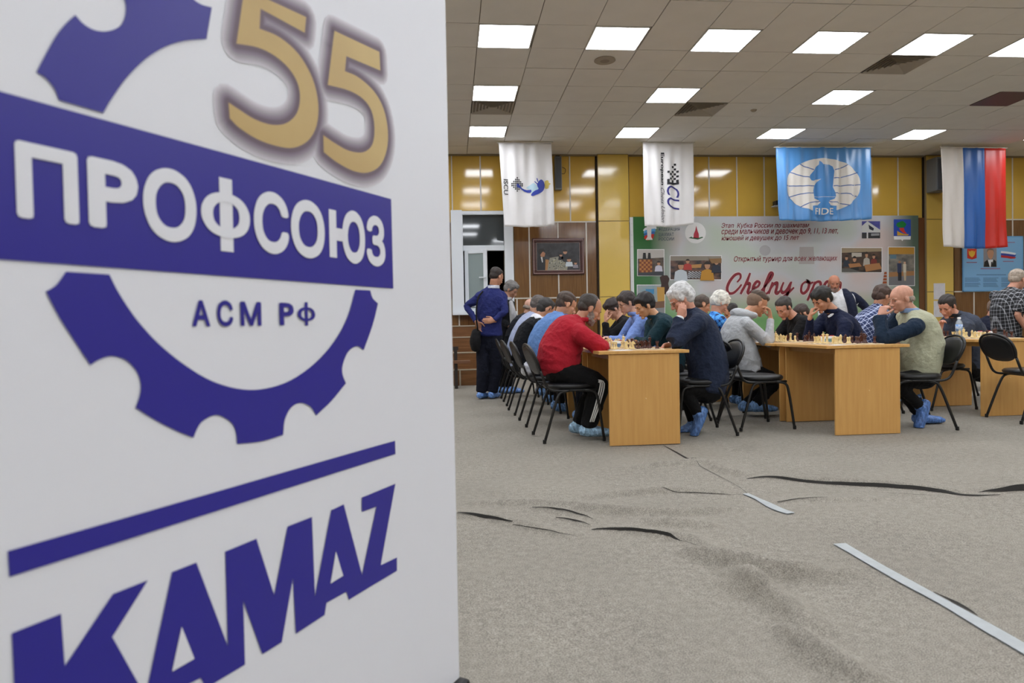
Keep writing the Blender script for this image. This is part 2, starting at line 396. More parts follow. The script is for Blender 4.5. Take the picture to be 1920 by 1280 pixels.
def light_panel(k, j):
    cx, cy = CX0 + (k + .5) * CDX - .01, CY0 + (j + .5) * CDY
    px, _ = proj((cx, cy, CEIL)); seen = 840 < px < 1930 and j >= 0
    if seen:
        order = {0: 'first second third fourth fifth sixth'.split(), 3: 'first second third'.split(), 6: 'first second third fourth'.split()}[j]
        idx = (k // 2) if j == 0 else k // 4
        lab = 'lit white ceiling panel, %s from the left in the %s' % (order[min(idx, len(order) - 1)], {0: 'front row', 3: 'middle row', 6: 'row nearest the back wall'}[j])
        gr = ROWN[j]
    else:
        lab = 'added lit square white ceiling panel in an unseen part of the hall'; gr = 'added ceiling lights elsewhere in the hall'
    t = thing('ceiling_light', lab, 'ceiling light', (cx, cy, CEIL), gr)
    MB().box((cx, cy, CEIL + .000), (.58, .58, .014)).build('diffuser', M_lum, t)
    f = MB()
    for s in (-1, 1):
        f.box((cx + s * .298, cy, CEIL + .002), (.014, .61, .026)); f.box((cx, cy + s * .298, CEIL + .002), (.59, .014, .026))
    f.build('frame', M_alu, t)
for k, j in sorted(LIGHTS): light_panel(k, j)
cx, cy = CX0 + (OFF[0] + .5) * CDX, CY0 + (OFF[1] + .5) * CDY
t = thing('ceiling_light', 'dark unlit brownish square panel in the ceiling near the right side', 'ceiling light', (cx, cy, CEIL))
MB().box((cx, cy, CEIL + .004), (.59, .59, .014)).build('diffuser', mat('dead_lamp', '5c4a48', .5), t)
f = MB()
for s in (-1, 1):
    f.box((cx + s * .3, cy, CEIL + .004), (.012, .6, .02)); f.box((cx, cy + s * .3, CEIL + .004), (.59, .012, .02))
f.build('frame', mat('brown_frame', '6d5c56', .5), t)
M_vent = mat('vent_metal', 'b5aea2', .5); M_black = mat('black_void', '060606', .9)
for (k, j), lb in (((8, 1), 'square louvred ceiling vent behind the fifth light of the front row'), ((0, 4), 'square louvred ceiling vent above the white flag with the blue whale'), ((5, 4), 'square louvred ceiling vent between the first two flags')):
    cx, cy = CX0 + (k + .5) * CDX, CY0 + (j + .5) * CDY
    t = thing('ceiling_vent', lb, 'vent', (cx, cy, CEIL), 'ceiling vents')
    MB().box((cx, cy, CEIL + .02), (.6, .6, .01)).build('duct_opening', M_black, t)
    for q in range(6):                  # square rings of tilted louvres
        r = .30 - q * .047; lv = MB()
        for s in (-1, 1):
            for ax in (0, 1):
                a = np.array([[-r, 0, 0], [r, 0, 0], [r - .022, -.022, .026], [-r + .022, -.022, .026]])
                V = np.array([[p[0], s * (r + p[1]), p[2] - .012] for p in a])
                if ax: V = V[:, [1, 0, 2]]
                V = V + np.array([cx, cy, CEIL]); V2 = V + np.array([0, 0, .003])
                lv.add(np.vstack([V, V2]), [(0, 1, 2, 3), (7, 6, 5, 4), (0, 4, 5, 1), (2, 6, 7, 3), (1, 5, 6, 2), (0, 3, 7, 4)])
        lv.build('louvre', M_vent, t)
t = thing('ceiling_speaker', 'round flush beige speaker disc in a ceiling tile', 'speaker', (1.937, 8.23, CEIL))
MB().lathe((1.937, 8.23, CEIL - .012), [(.10, .012), (.125, .012), (.13, .002), (.12, -.004), (.105, -.004)], 28).build('rim', mat('speaker_rim', 'a3988a', .6), t)
MB().lathe((1.937, 8.23, CEIL - .012), [(.01, -.006), (.104, -.002), (.104, .01), (.01, .01)], 24).build('grille', mat('speaker_cloth', '8f8578', .8), t)
tag(MB().lathe((4.65, 10.05, CEIL - .03), [(.01, 0), (.03, .002), (.045, .02), (.05, .034)], 16).build('smoke_detector', mat('det', 'a89d8d', .6)), 'small round smoke detector on the ceiling beyond the middle lights', 'smoke detector')

# ---- back wall
M_yel = mat('yellow_gloss_panel', 'cda648', .10, var=.04, vscale=2, coat=.5); M_yel2 = mat('yellow_pilaster', 'd6b65c', .16, var=.03, vscale=2, coat=.3)
M_brn = mat('walnut_gloss_panel', '7b5530', .14, col2='654322', vscale=7, stretch=(9, 9, .35), coat=.5)
M_wtrim = mat('pale_trim', 'cfc9bd', .4); M_plas = mat('wall_base', '8a7a5c', .9); M_dark = mat('dark_groove', '2b1e12', .8)
X_ = lambda px, py=450, Y=WY: U(px, py, Y)[0]
Z_ = lambda px, py, Y=WY: U(px, py, Y)[2]
ZT, ZM = Z_(1120, 416), Z_(1120, 557); ZWT = Z_(900, 396)
wx0, wx1, wz0, wz1 = X_(868), X_(945), Z_(900, 581), Z_(900, 402)
wall = MB(); wall.box2((XL, WY, 0), (wx0, WY + .15, CEIL + .1)); wall.box2((wx1, WY, 0), (XR, WY + .15, CEIL + .1)); wall.box2((wx0, WY, wz1), (wx1, WY + .15, CEIL + .1)); wall.box2((wx0, WY, 0), (wx1, WY + .15, wz0))
wall_back = wall.build('wall_back', M_plas); tag(wall_back, kind='structure')
for nm, a, b in (('wall_left', (XL - .15, YN, 0), (XL, WY, CEIL + .1)), ('wall_right', (XR, YN, 0), (XR + .15, WY, CEIL + .1)), ('wall_front', (XL, YN - .15, 0), (XR, YN, CEIL + .1))):
    tag(MB().box2(a, b).build(nm, mat('hall_side_wall', 'c2b596', .5, var=.04, vscale=1)), kind='structure')
def wpanels(bounds, z0, z1, m, skip=()):
    for i in range(len(bounds) - 1):
        a, b = bounds[i], bounds[i + 1]
        if b - a < .03 or i in skip: continue
        zz = ZWT if (m is M_yel and X_(846) < (a + b) / 2 < X_(965)) else z0
        o = MB().box2((a + .008, WY - .018 - rnd.uniform(0, .002), zz + .008), (b - .008, WY - .001, z1 - .008)).build('wall_panel', m, wall_back)
        o.rotation_euler = (0, 0, 0)
    for b in bounds[1:-1]:
        MB().box2((b - .012, WY - .026, ZWT if (m is M_yel and X_(846) < b < X_(960)) else z0), (b + .012, WY - .001, z1)).build('trim_strip', M_wtrim, wall_back)
up_l = [XL] + [X_(903 - 53.5 * i) for i in range(17, 0, -1) if X_(903 - 53.5 * i) > XL + .1] + [X_(p) for p in (903, 958, 1014, 1070, 1122)]
up_m = [X_(p) for p in (1180, 1230, 1280, 1330, 1382, 1433, 1484, 1534, 1584, 1634, 1683, 1737)]
up_r = [X_(p) for p in (1787, 1842, 1897, 1950)] + [XR]
for bl in (up_l, up_m, up_r): wpanels(bl, ZT, CEIL - .01, M_yel)
br_r = [X_(p) for p in (1787, 1842, 1897, 1950)] + [XR]
wpanels([X_(p) for p in (963, 992, 1046, 1099, 1122)], ZM, ZT, M_brn); wpanels([XL] + [X_(p) for p in (600, 700, 780, 850)], ZM, ZT, M_brn)
wpanels(up_m, ZM, ZT, M_brn); wpanels(br_r, ZM, ZT, M_brn)
wpanels([X_(p) for p in (963, 967, 1020, 1073, 1122)], .0, ZM, M_brn); wpanels([XL] + [X_(p) for p in (600, 700, 800, 858, 910, 963)], .0, wz0 - .06, M_brn)
wpanels([X_(p) for p in (1180, 1240, 1300, 1360, 1420, 1480, 1540, 1600, 1660, 1737)], 0, ZM, M_brn); wpanels([X_(p) for p in (1787, 1824, 1878, 1932)] + [XR], 0, ZM, M_brn)
for a, b in ((X_(963), X_(1122)), (X_(1180), X_(1737)), (X_(1787), XR)):
    for z in (ZT, ZM): MB().box2((a, WY - .03, z - .012), (b, WY - .001, z + .012)).build('trim_strip', M_wtrim, wall_back)
for a, b, nm in ((1122.5, 1180, 'pillar_1'), (1737, 1787, 'pillar_2')):
    p = MB().box2((X_(a, 450, WY - .1), WY - .10, 0), (X_(b, 450, WY - .1), WY, CEIL)).build(nm, M_plas); tag(p, kind='structure')
    for z0, z1 in ((0, ZM), (ZM, ZT), (ZT, CEIL - .01)):
        MB().box2((X_(a, 450, WY - .1) + .004, WY - .112, z0 + .006), (X_(b, 450, WY - .1) - .004, WY - .1, z1 - .006)).build('wall_panel', M_yel2, p)
    MB().box2((X_(a, 450, WY - .1) - .03, WY - .05, 0), (X_(a, 450, WY - .1), WY, CEIL)).build('dark_groove', M_dark, p)
tag(MB().box2((XL, WY - .06, CEIL - .03), (XR, WY - .001, CEIL)).build('trim_1', mat('ceiling_trim', '8b7c60', .7)), kind='structure')
# ---- window in the back wall, one sash open on to the night
M_pvc = mat('white_window_plastic', 'dfe4ea', .35); M_glass = mat('window_glass', 'aeb6bd', .04, spec=.8, trans=.0, metal=.0, alpha=.35)
M_frost = mat('frosted_pane', '8d9a9a', .25)
win = MB(); fy = WY - .05
zt_, zb_ = Z_(900, 396), Z_(900, 585); zs_ = Z_(900, 465)
win.box2((X_(852), fy, zt_ - .07), (X_(962), WY + .02, zt_)); win.box2((X_(945), fy, zb_), (X_(962), WY + .02, zt_ - .071)); win.box2((X_(851), fy, zb_), (wx0, WY + .02, zt_ - .071))
win.box2((wx0, WY - .02, zs_ - .05), (wx1, WY + .05, zs_ + .05)); win.box2((wx0, WY - .02, zb_), (wx1, WY + .05, zb_ + .09))
win.box2((X_(906), WY - .02, zb_ + .09), (X_(909), WY + .05, zs_ - .05))
window = bevel(win.build('window_1', M_pvc), .006); tag(window, kind='structure')
MB().box2((X_(846), WY - .22, zb_ - .05), (X_(965), WY, zb_)).build('sill', M_pvc, window)
MB().box2((wx0, WY + .02, zs_ + .05), (wx1, WY + .028, zt_ - .07)).build('pane', mat('dark_window_glass', '3a4145', .05, spec=.9), window)
MB().box2((X_(846), WY - .14, zb_), (X_(868, 450, WY - .14) - .01, WY - .05, zt_)).build('reveal_panel', M_pvc, window)
def rz_about(p, c, a): return c + _rz(a) @ (np.asarray(p, float) - c)
hinge = np.array([wx0 + .02, WY - .03, 0.0]); sw = X_(909) - wx0 + .02; sa = math.radians(-18)
sash = MB()
for a, b in (((0, 0, zb_ + .1), (.07, .05, zs_ - .04)), ((sw - .07, 0, zb_ + .1), (sw, .05, zs_ - .04)), ((.07, 0, zs_ - .11), (sw - .07, .05, zs_ - .04)), ((.07, 0, zb_ + .1), (sw - .07, .05, zb_ + .18))):
    a, b = np.array(a, float), np.array(b, float); c = (a + b) / 2
    sash.box(rz_about(hinge + c, hinge, sa), np.abs(b - a), rz=sa)
sash = bevel(sash.build('open_sash', M_pvc, window), .005)
MB().box(rz_about(hinge + np.array([sw / 2, .025, (zb_ + zs_) / 2 + .03]), hinge, sa), (sw - .14, .012, zs_ - zb_ - .26), rz=sa).build('frosted_pane', M_frost, sash)
MB().box(rz_about(hinge + np.array([sw - .035, -.02, (zb_ + zs_) / 2 + .02]), hinge, sa), (.02, .03, .05), rz=sa).box(rz_about(hinge + np.array([sw - .08, -.04, (zb_ + zs_) / 2 + .04]), hinge, sa), (.12, .018, .02), rz=sa).build('handle', M_pvc, sash)
night = MB().box2((wx0 - .4, WY + 1.2, wz0 - .4), (wx1 + .4, WY + 1.22, wz1 + .4)); night.box2((wx0 - .4, WY + .16, wz0 - .42), (wx1 + .4, WY + 1.22, wz0 - .4)); night.box2((wx0 - .4, WY + .16, wz1 + .4), (wx1 + .4, WY + 1.22, wz1 + .42))
night.box2((wx0 - .42, WY + .16, wz0 - .4), (wx0 - .4, WY + 1.22, wz1 + .4)); night.box2((wx1 + .4, WY + .16, wz0 - .4), (wx1 + .42, WY + 1.22, wz1 + .4))
tag(night.build('exterior_backdrop', M_black), kind='structure')
# ---- wooden steps under the window
M_step = mat('brown_step_wood', '7a5230', .35, col2='63401f', vscale=6, stretch=(.5, 6, 6))
M_strip = mat('aluminium_edge', 'a89c88', .4)
st = thing('wooden_steps', 'brown wooden steps with pale edging below the white window', 'steps', (.1, 12.0, 0))
for i, (ya, h) in enumerate(((11.35, .27), (11.75, .54), (12.15, .80), (12.5, 1.0))):
    MB().box2((-1.6, ya, 0 if i == 0 else (.27, .54, .80)[i - 1]), (.45, WY - .03, h)).build('step', M_step, st)
    MB().box2((-1.6, ya - .01, h - .015), (.45, ya + .02, h + .004)).build('edge_strip', M_strip, st)
MB().box2((.13, 11.33, 0), (.155, 11.35, .27)).build('post_strip', M_strip, st)
bn = thing('low_bench', 'low dark bench with a wooden top standing before the brown steps at the banner edge', 'bench', (.05, 10.9, 0))
MB().box2((-.5, 10.75, .40), (.30, 11.0, .44)).build('bench_top', mat('bench_wood', '6e4a32', .5), bn)
MB().box2((-.5, 11.02, .60), (.12, 11.06, .66)).build('backrest', mat('bench_dark', '2a211c', .5), bn)
for x in (-.42, .05): MB().box2((x, 10.8, 0), (x + .05, 10.84, .40)).build('leg', mat('bench_dark', '2a211c', .5), bn)
for x in (-.42, .05): MB().box2((x, 11.02, 0), (x + .05, 11.05, .60)).build('leg', mat('bench_dark', '2a211c', .5), bn)
# ---- tape on the floor
M_tape = mat('pale_grey_tape', 'a6abad', .5, var=.05, vscale=20, bump=.3, bscale=40)
def tape(pts, w, label):
    V, Fc = ribbon(np.array([G(*p)[:2] for p in pts]), w); z = floor_h(V[:, 0], V[:, 1]) + .003; m = len(V)
    V3 = np.column_stack([V, z]); mb = MB().add(np.vstack([V3, V3 - [0, 0, .004]]), Fc + [tuple(i + m for i in reversed(f)) for f in Fc])
    return tag(mb.build('floor_tape', M_tape), label, 'tape', 'strips of tape on the carpet seam')
tp = tape([(1398, 926), (1420, 936), (1445, 949), (1462, 957), (1483, 964)], [.035, .03, .055, .055, .05], 'short torn strip of pale tape on the carpet seam beyond the long strip')
tp = tape([(1574, 1021), (1600, 1036), (1645, 1062), (1700, 1093), (1775, 1134), (1850, 1178), (1920, 1219), (1990, 1262)], [.055, .05, .048, .052, .045, .055, .055, .055], 'long strip of pale tape running towards the camera over the carpet')
V, Fc = ribbon(np.array([G(*p)[:2] for p in [(1750, 1113), (1790, 1132), (1815, 1146), (1833, 1158)]]), [.004, .018, .014, .003]); z = floor_h(V[:, 0], V[:, 1]) + .0055
MB().add(np.column_stack([V, z]), Fc).build('tear', M_gap_shade, tp)
# ================================================================== TABLES
M_beech = mat('beech_laminate', 'd3a35f', .38, col2='cb9956', vscale=5, stretch=(7, 7, .45)); M_beechtop = mat('beech_laminate_top', 'd8aa68', .32, col2='cc9a56', vscale=5, stretch=(7, .45, 7))
M_edge = mat('pale_edge_band', 'dcb57a', .4)
M_blk = mat('black_metal', '0c0c0d', .38); M_vinyl = mat('black_vinyl', '101114', .36, bump=.25, bscale=220)
def table(cx, y0, label, shift=0.0, L=.86):
    t = thing('chess_table', label, 'table', (cx, y0 + L / 2, 0), 'beech tables in the rows of the hall')
    cx += shift
    bevel(MB().box2((cx - .365, y0 - .012, .726), (cx + .365, y0 + L, .751)).build('tabletop', M_beechtop, t), .003)
    for y in (y0, y0 + L - .03):
        p = bevel(MB().box2((cx - .285, y, .004), (cx + .285, y + .018, .724)).build('end_panel', M_beech, t), .0015)
        if y == y0: MB().ell((cx + .01, y - .001, .37), (.007, .003, .007), seg=8, rings=6).build('cap', M_edge, p)
    for q in (-.25, .232): MB().box2((cx + q, y0 + .02, .68), (cx + q + .018, y0 + L - .032, .722)).build('top_rail', M_beech, t)
    return t
ROWX = {1: (1.518, 5.275), 2: (3.46, 5.40), 3: (5.40, 6.17)}
TB = {1: ['beech table nearest the camera, between the man in red and the white-haired man', 'second beech table back beside the teenager in dark green', 'third beech table back in the row of the man in red', 'farthest beech table in the row of the man in red'],
      2: ['beech table with its end panel beside the bald man in the vest', 'beech table in front of the youth in the grey hoodie', 'third beech table back in the row of the grey-hooded youth', 'farthest beech table in the row of the grey-hooded youth'],
      3: ['beech table at the right edge behind the empty oval-backed chair', 'beech table under the man in the grey jacket', 'farthest beech table in the rightmost row']}
for r, (cx, y0) in ROWX.items():
    for i, lb in enumerate(TB[r]): table(cx, y0 + i * .89, lb, shift=(0, -.035, .02, 0)[i] if r != 3 else (0, .05, 0)[i])

# ================================================================== CHAIRS
def make_chair():
    c = local_thing('conference_chair', '', 'chair', 'black conference chairs around the tables')
    n, m = 20, []
    def pad(cx, cz, ax, ay, th, tilt, name, mt):
        mb = MB(); R = np.array([[math.cos(tilt), 0, math.sin(tilt)], [0, 1, 0], [-math.sin(tilt), 0, math.cos(tilt)]])
        V = []; F = []; ks = [(0, .0, -1), (.7, .0, -1), (.95, 0, -.75), (1, 0, -.2), (1, 0, .25), (.93, 0, .8), (.7, 0, 1.05), (.35, 0, 1.12)]
        for k, _, h in ks[1:]:
            for j in range(28):
                a = 2 * math.pi * j / 28; e = lambda s: math.copysign(abs(s) ** .78, s)
                V.append((k * ax * e(math.cos(a)), k * ay * e(math.sin(a)), th / 2 * h))
        m_ = len(ks) - 1
        for i in range(m_ - 1):
            for j in range(28): F.append((i * 28 + j, i * 28 + (j + 1) % 28, (i + 1) * 28 + (j + 1) % 28, (i + 1) * 28 + j))
        F.append(tuple(range(27, -1, -1))); F.append(tuple((m_ - 1) * 28 + j for j in range(28)))
        V = np.array(V) @ R.T + np.array([cx, 0, cz]); return mb.add(V, F).build(name, mt, c, smooth=True)
    pad(0.02, .455, .215, .225, .055, 0, 'seat', M_vinyl)
    pad(-.292, .67, .128, .215, .035, math.radians(68), 'backrest', M_vinyl)
    fr = MB()
    for s in (-1, 1):
        y = s * .205
        fr.tube([(.20, y, .425), (.0, y, .425), (-.14, y, .425), (-.195, y, .445), (-.225, y, .49), (-.262, y, .59)], .011)
    arch = [(-.262, .200, .59), (-.288, .230, .66), (-.318, .215, .735), (-.338, .135, .785), (-.345, 0, .803), (-.338, -.135, .785), (-.318, -.215, .735), (-.288, -.230, .66), (-.262, -.200, .59)]
    fr.tube(arch, .011); fr.tube([(.16, .205, .425), (.16, -.205, .425)], .009, sub=1); fr.tube([(-.1, .205, .425), (-.1, -.205, .425)], .009, sub=1)
    fr.build('frame', M_blk, c, smooth=True)
    for s in (-1, 1):
        for path in ([(-.02, s * .205, .425), (-.10, s * .207, .405), (-.14, s * .215, .33), (-.19, s * .228, .18), (-.245, s * .24, .012)], [(.10, s * .205, .425), (.19, s * .207, .405), (.215, s * .215, .33), (.235, s * .225, .18), (.255, s * .235, .012)]):
            l = MB().tube(path, .0115).build('leg', M_blk, c, smooth=True)
            MB().lathe((path[-1][0], path[-1][1], 0), [(.013, .004), (.015, .008), (.014, .035), (.011, .037)], 10).build('rubber_foot', M_blk, l)
    return c
chair0 = make_chair(); chair_used = [False]
def place_chair(x, y, heading, label):
    c = copy_tree(chair0) if chair_used[0] else chair0
    chair_used[0] = True; c.location = (x, y, .006); c.rotation_euler = (0, 0, math.radians(heading)); c['label'] = label; return c
CH = [(.965, 5.70, 4, 'black chair under the man in the red sweater'), (.93, 6.62, 2, 'black chair under the man in the blue shirt'), (.90, 7.50, 3, 'black chair under the dark-sweatered man with a white collar'), (.90, 8.38, 0, 'black chair under the grey-haired man behind the white-collared one'), (.90, 9.28, 0, 'black chair under the bald man at the far end of the first row'),
      (2.14, 5.76, 178, 'black chair under the white-haired man in the navy blazer'), (2.25, 6.64, 180, 'black chair under the teenager in dark green'), (2.28, 7.52, 180, 'black chair under the man with glasses and a light blue shirt'), (2.28, 8.40, 180, 'black chair under the man in black covering his face'),
      (2.74, 5.98, 2, 'empty black chair with its seat in view before the grey-hooded youth'), (2.80, 6.66, 2, 'black chair under the youth in the grey hoodie'), (2.80, 7.56, 0, 'black chair under the white-haired person in blue plaid'), (2.80, 8.52, 0, 'black chair behind the one under the person in blue plaid'),
      (4.08, 5.70, 166, 'black chair under the bald man in the pale vest'), (4.28, 6.72, 180, 'black chair under the man in the navy hoodie'), (4.28, 7.72, 180, 'black chair under the man in the black jacket'), (4.28, 9.1, 180, 'black chair of the far player facing the person in blue plaid'),
      (5.17, 6.85, 0, 'empty black chair behind the chair of the man in the vest'), (5.29, 5.80, -8, 'empty black chair nearest the right edge with its oval back in view'), (4.68, 7.6, 10, 'black chair under the man in the blue and white plaid shirt'), (6.14, 7.52, 180, 'black chair under the man in the grey jacket'), (6.85, 8.5, 10, 'black chair under the bald man in dark navy'), (4.72, 8.6, 0, 'black chair under the brown-haired person behind the black jacket')]
for c in CH: place_chair(*c)

# ================================================================== CHESS
M_lightw = mat('pale_boxwood', 'e6cd92', .3, var=.06, vscale=30); M_darkw = mat('dark_rosewood', '4a2317', .28, var=.1, vscale=30)
def chess_mesh(kind, m):
    mb = MB(); base = [(.014, 0), (.0165, .001), (.0165, .005), (.013, .008), (.0125, .011), (.009, .014)]
    K = {'pawn': (.9, base + [(.006, .026), (.0055, .030), (.009, .033), (.0055, .035), (.0085, .040), (.0095, .045), (.008, .050), (.003, .0535)]),
         'rook': (1.05, base + [(.0085, .022), (.0075, .032), (.0075, .036), (.011, .039), (.0115, .050), (.009, .050), (.0085, .045)]),
         'bishop': (1.1, base + [(.0065, .032), (.006, .040), (.011, .043), (.006, .046), (.0095, .053), (.009, .060), (.005, .066), (.003, .068), (.0035, .071), (.001, .073)]),
         'queen': (1.15, base + [(.007, .036), (.0062, .048), (.012, .052), (.0065, .055), (.008, .062), (.0125, .072), (.011, .074), (.007, .073), (.004, .077), (.001, .079)]),
         'king': (1.15, base + [(.007, .038), (.0065, .052), (.0125, .056), (.0065, .059), (.0085, .066), (.0115, .075), (.007, .079), (.003, .080)]),
         'knight': (1.1, base + [(.010, .018), (.004, .020)])}
    sc, pr = K[kind]; mb.lathe((0, 0, 0), [(r * sc, z) for r, z in pr], 12)
    if kind == 'king': mb.box((0, 0, .088), (.004, .004, .016)); mb.box((0, 0, .090), (.012, .004, .004))
    if kind == 'rook':
        for q in range(4): a = q * math.pi / 2 + .4; mb.box((.0105 * math.cos(a), .0105 * math.sin(a), .053), (.007, .005, .007), rz=a)
    if kind == 'knight':
        o_ = [(-.011, .016), (.011, .016), (.009, .026), (.003, .034), (.012, .036), (.019, .036), (.020, .042), (.012, .052), (.007, .058), (.004, .063), (.001, .058), (-.006, .055), (-.011, .045), (-.012, .032)]
        mb.prism(o_, .011, O=(0, .0055, 0))
    o = mb.build('chess_' + kind, m, None, smooth=kind != 'knight'); me = o.data; bpy.data.objects.remove(o); return me
CM = {(k, c): chess_mesh(k, M_lightw if c == 'pale' else M_darkw) for k in ('pawn', 'rook', 'knight', 'bishop', 'queen', 'king') for c in ('pale', 'dark')}
def mat_board():
    m = bpy.data.materials.new('board_squares'); m.use_nodes = True; nt = m.node_tree; b = nt.nodes['Principled BSDF']; b.inputs['Roughness'].default_value = .5
    tc = nt.nodes.new('ShaderNodeTexCoord'); ck = nt.nodes.new('ShaderNodeTexChecker'); ck.inputs['Scale'].default_value = 1 / .05
    mp = nt.nodes.new('ShaderNodeMapping'); mp.inputs['Location'].default_value = (10, 10, 10.025)
    ck.inputs['Color1'].default_value = (*lin('e8d9b8'), 1); ck.inputs['Color2'].default_value = (*lin('8a5a3a'), 1)
    nt.links.new(tc.outputs['Object'], mp.inputs[0]); nt.links.new(mp.outputs[0], ck.inputs['Vector']); nt.links.new(ck.outputs[0], b.inputs['Base Color']); return m
M_board = mat_board(); M_boardrim = mat('board_rim', 'e4dcc8', .5)
def board(cx, cy, where, n_keep, flip=1, seed=1, clock=None):
    rr = random.Random(seed)
    b = thing('chess_board', 'chess board ' + where, 'chess board', (cx, cy, .752), 'chess boards on the tables')
    MB().box((cx, cy, .7545), (.45, .45, .005)).build('rim', M_boardrim, b); s = MB().box((0, 0, 0), (.40, .40, .002)).build('squares', M_board); s.location = (0, 0, .0062); s.parent = b
    back = ['rook', 'knight', 'bishop', 'queen', 'king', 'bishop', 'knight', 'rook']; pcs = []
    for c, sgn in (('pale', -1), ('dark', 1)):
        for i in range(8):
            pcs.append((back[i], c, sgn * 3.5, i - 3.5, 0)); pcs.append(('pawn', c, sgn * (2.5 - rr.choice([0, 0, 0, 1, 2, 2])), i - 3.5, 1))
    used = set(); rr.shuffle(pcs); gone = max(0, 32 - n_keep); made = {}
    for kd, c, gx, gy, pw in pcs:
        if kd != 'king' and gone > 0: gone -= 1; continue
        if kd in ('knight', 'bishop', 'queen') and rr.random() < .6:
            gx += -np.sign(gx) * rr.choice([1, 2, 2, 3]); gy = max(-3.5, min(3.5, gy + rr.choice([-1, 0, 1])))
        while (gx, gy) in used: gy = gy + 1 if gy < 3.5 else -3.5
        used.add((gx, gy))
        o = bpy.data.objects.new('chess_' + kd, CM[(kd, c)]); COL.objects.link(o)
        o.location = (cx + flip * gx * .05 + rr.uniform(-.004, .004), cy + gy * .05 + rr.uniform(-.004, .004), .7585); o.rotation_euler = (0, 0, (0 if sgn_is(c, flip) else math.pi) + rr.uniform(-.3, .3))
        o.scale = (1.1, 1.1, 1.1)
        made.setdefault((c, kd), []).append(o)
    for (c, kd), L in made.items():
        L.sort(key=lambda q: q.location.y); N = 'first second third fourth fifth sixth seventh eighth'.split()
        for i, o in enumerate(L):
            cn = 'pale' if c == 'pale' else 'dark brown'
            lab = cn + ' ' + kd + (', ' + N[min(i, 7)] + ' from the camera,' if len(L) > 1 else '') + ' on the board ' + where
            tag(o, lab, 'chess piece', cn + ' ' + kd + 's on the board ' + where if len(L) > 1 else None)
def sgn_is(c, flip): return (c == 'pale') == (flip > 0)
M_clk = mat('clock_plastic', 'e8e6e2', .4)
def clock(x, y, col, label, rz=0.0, w=.16):
    t = thing('chess_clock', label, 'chess clock', (x, y, .751), 'chess clocks on the tables', rz=0)
    mb = MB(); prof = [(-.03, 0), (.03, 0), (.03, .03), (.012, .062), (-.018, .062), (-.03, .03)]
    c_, s_ = math.cos(rz), math.sin(rz); a = np.array([c_, s_, 0]); d = np.array([-s_, c_, 0])
    mb.prism(prof, w, O=np.array([x, y, .751]) + a * (w / 2) * 1, ux=d, uy=(0, 0, 1)); k = bevel(mb.build('body', M_clk, t), .003)
    # prism extrudes along ux x uy = a (approx.)
    O = np.array([x, y, .751]); nn = np.cross(d, (0, 0, 1)); c0 = O + a * (w / 2) + nn * (w / 2)
    for side in (-1, 1):
        MB().box(c0 + d * side * .0305 + np.array([0, 0, .024]), (w * .55, .003, .030), rz=rz).build('display_panel', mat('clock_face_' + col, col, .3), t)
    for q in (-1, 1): MB().box(c0 + a * q * w * .3 + np.array([0, 0, .066]), (.04, .016, .008), rz=rz).build('button', mat('clock_red', 'b02a24', .4), t)
    return t
def by(r, i): return ROWX[r][1] + i * .89 + .34
BW = {(1, 0): 'before the man in red', (1, 1): 'before the teenager in green', (1, 2): 'third in the red-sweater row', (1, 3): 'farthest in the red-sweater row',
      (2, 0): 'before the man in the vest', (2, 1): 'before the navy-zipped man', (2, 2): 'before the black-jacketed man', (3, 0): 'at the right edge', (3, 1): 'before the grey-jacketed man', (3, 2): 'farthest in the rightmost row'}
for (r, i), n, sd, fl in (((1, 0), 27, 3, 1), ((1, 1), 24, 5, -1), ((1, 2), 22, 8, 1), ((1, 3), 18, 9, 1), ((2, 0), 30, 11, 1), ((2, 1), 25, 12, 1), ((2, 2), 22, 13, -1), ((3, 0), 28, 14, 1), ((3, 1), 28, 15, 1), ((3, 2), 24, 16, -1)):
    board(ROWX[r][0] + (-.02 if r == 1 else .0), by(r, i), BW[(r, i)], n, fl, sd)
clock(1.33, 6.06, '5f86b8', 'white chess clock with a blue face behind the nearest board', 0)
clock(3.40, 6.17, '6f9aa0', 'grey-green chess clock behind the board of the man in the vest', .1)
clock(5.22, 7.42, 'b02a24', 'white chess clock with a red end before the man in the grey jacket', .1)
clock(5.55, 6.85, 'c03a30', 'white and red chess clock on the table at the right edge', 0)
def paper(x, y, z, w, h, rz, label, sheets=1):
    o = MB().box((x, y, z), (w, h, .0012 * sheets), rz=rz).build('score_sheet', mat('paper_white', 'e8e8ea', .8)); return tag(o, label, 'paper', 'score sheets on the tables')
paper(1.36, 5.34, .7530, .14, .10, .1, 'white score sheet at the near edge of the table of the man in red')
paper(3.70, 5.99, .7530, .20, .14, -.1, 'white score sheet beyond the board of the man in the vest')
paper(3.22, 5.44, .7530, .12, .08, .3, 'small white score sheet at the near left corner of the vest man\'s table')
# water bottle
wb = thing('water_bottle', 'clear plastic water bottle with a blue label and white cap on the right table', 'bottle', (5.24, 6.62, .751))
bx, byy = 5.24, 6.62
MB().lathe((bx, byy, .752), [(.028, 0), (.032, .004), (.032, .03), (.030, .035), (.032, .04), (.032, .15), (.028, .17), (.014, .19), (.013, .20)], 20).build('body', mat('bottle_plastic', 'c9d3da', .08, spec=.8, alpha=.45), wb, smooth=True)
MB().lathe((bx, byy, .752), [(.0328, .075), (.0328, .145)], 20).build('label', mat('bottle_label', '4f8fd8', .4, col2='dfe9f4', vscale=45), wb, smooth=True)
MB().lathe((bx, byy, .752), [(.016, .198), (.0165, .2), (.0165, .216), (.015, .218)], 16).build('cap', mat('cap_white', 'eef0f2', .4), wb)
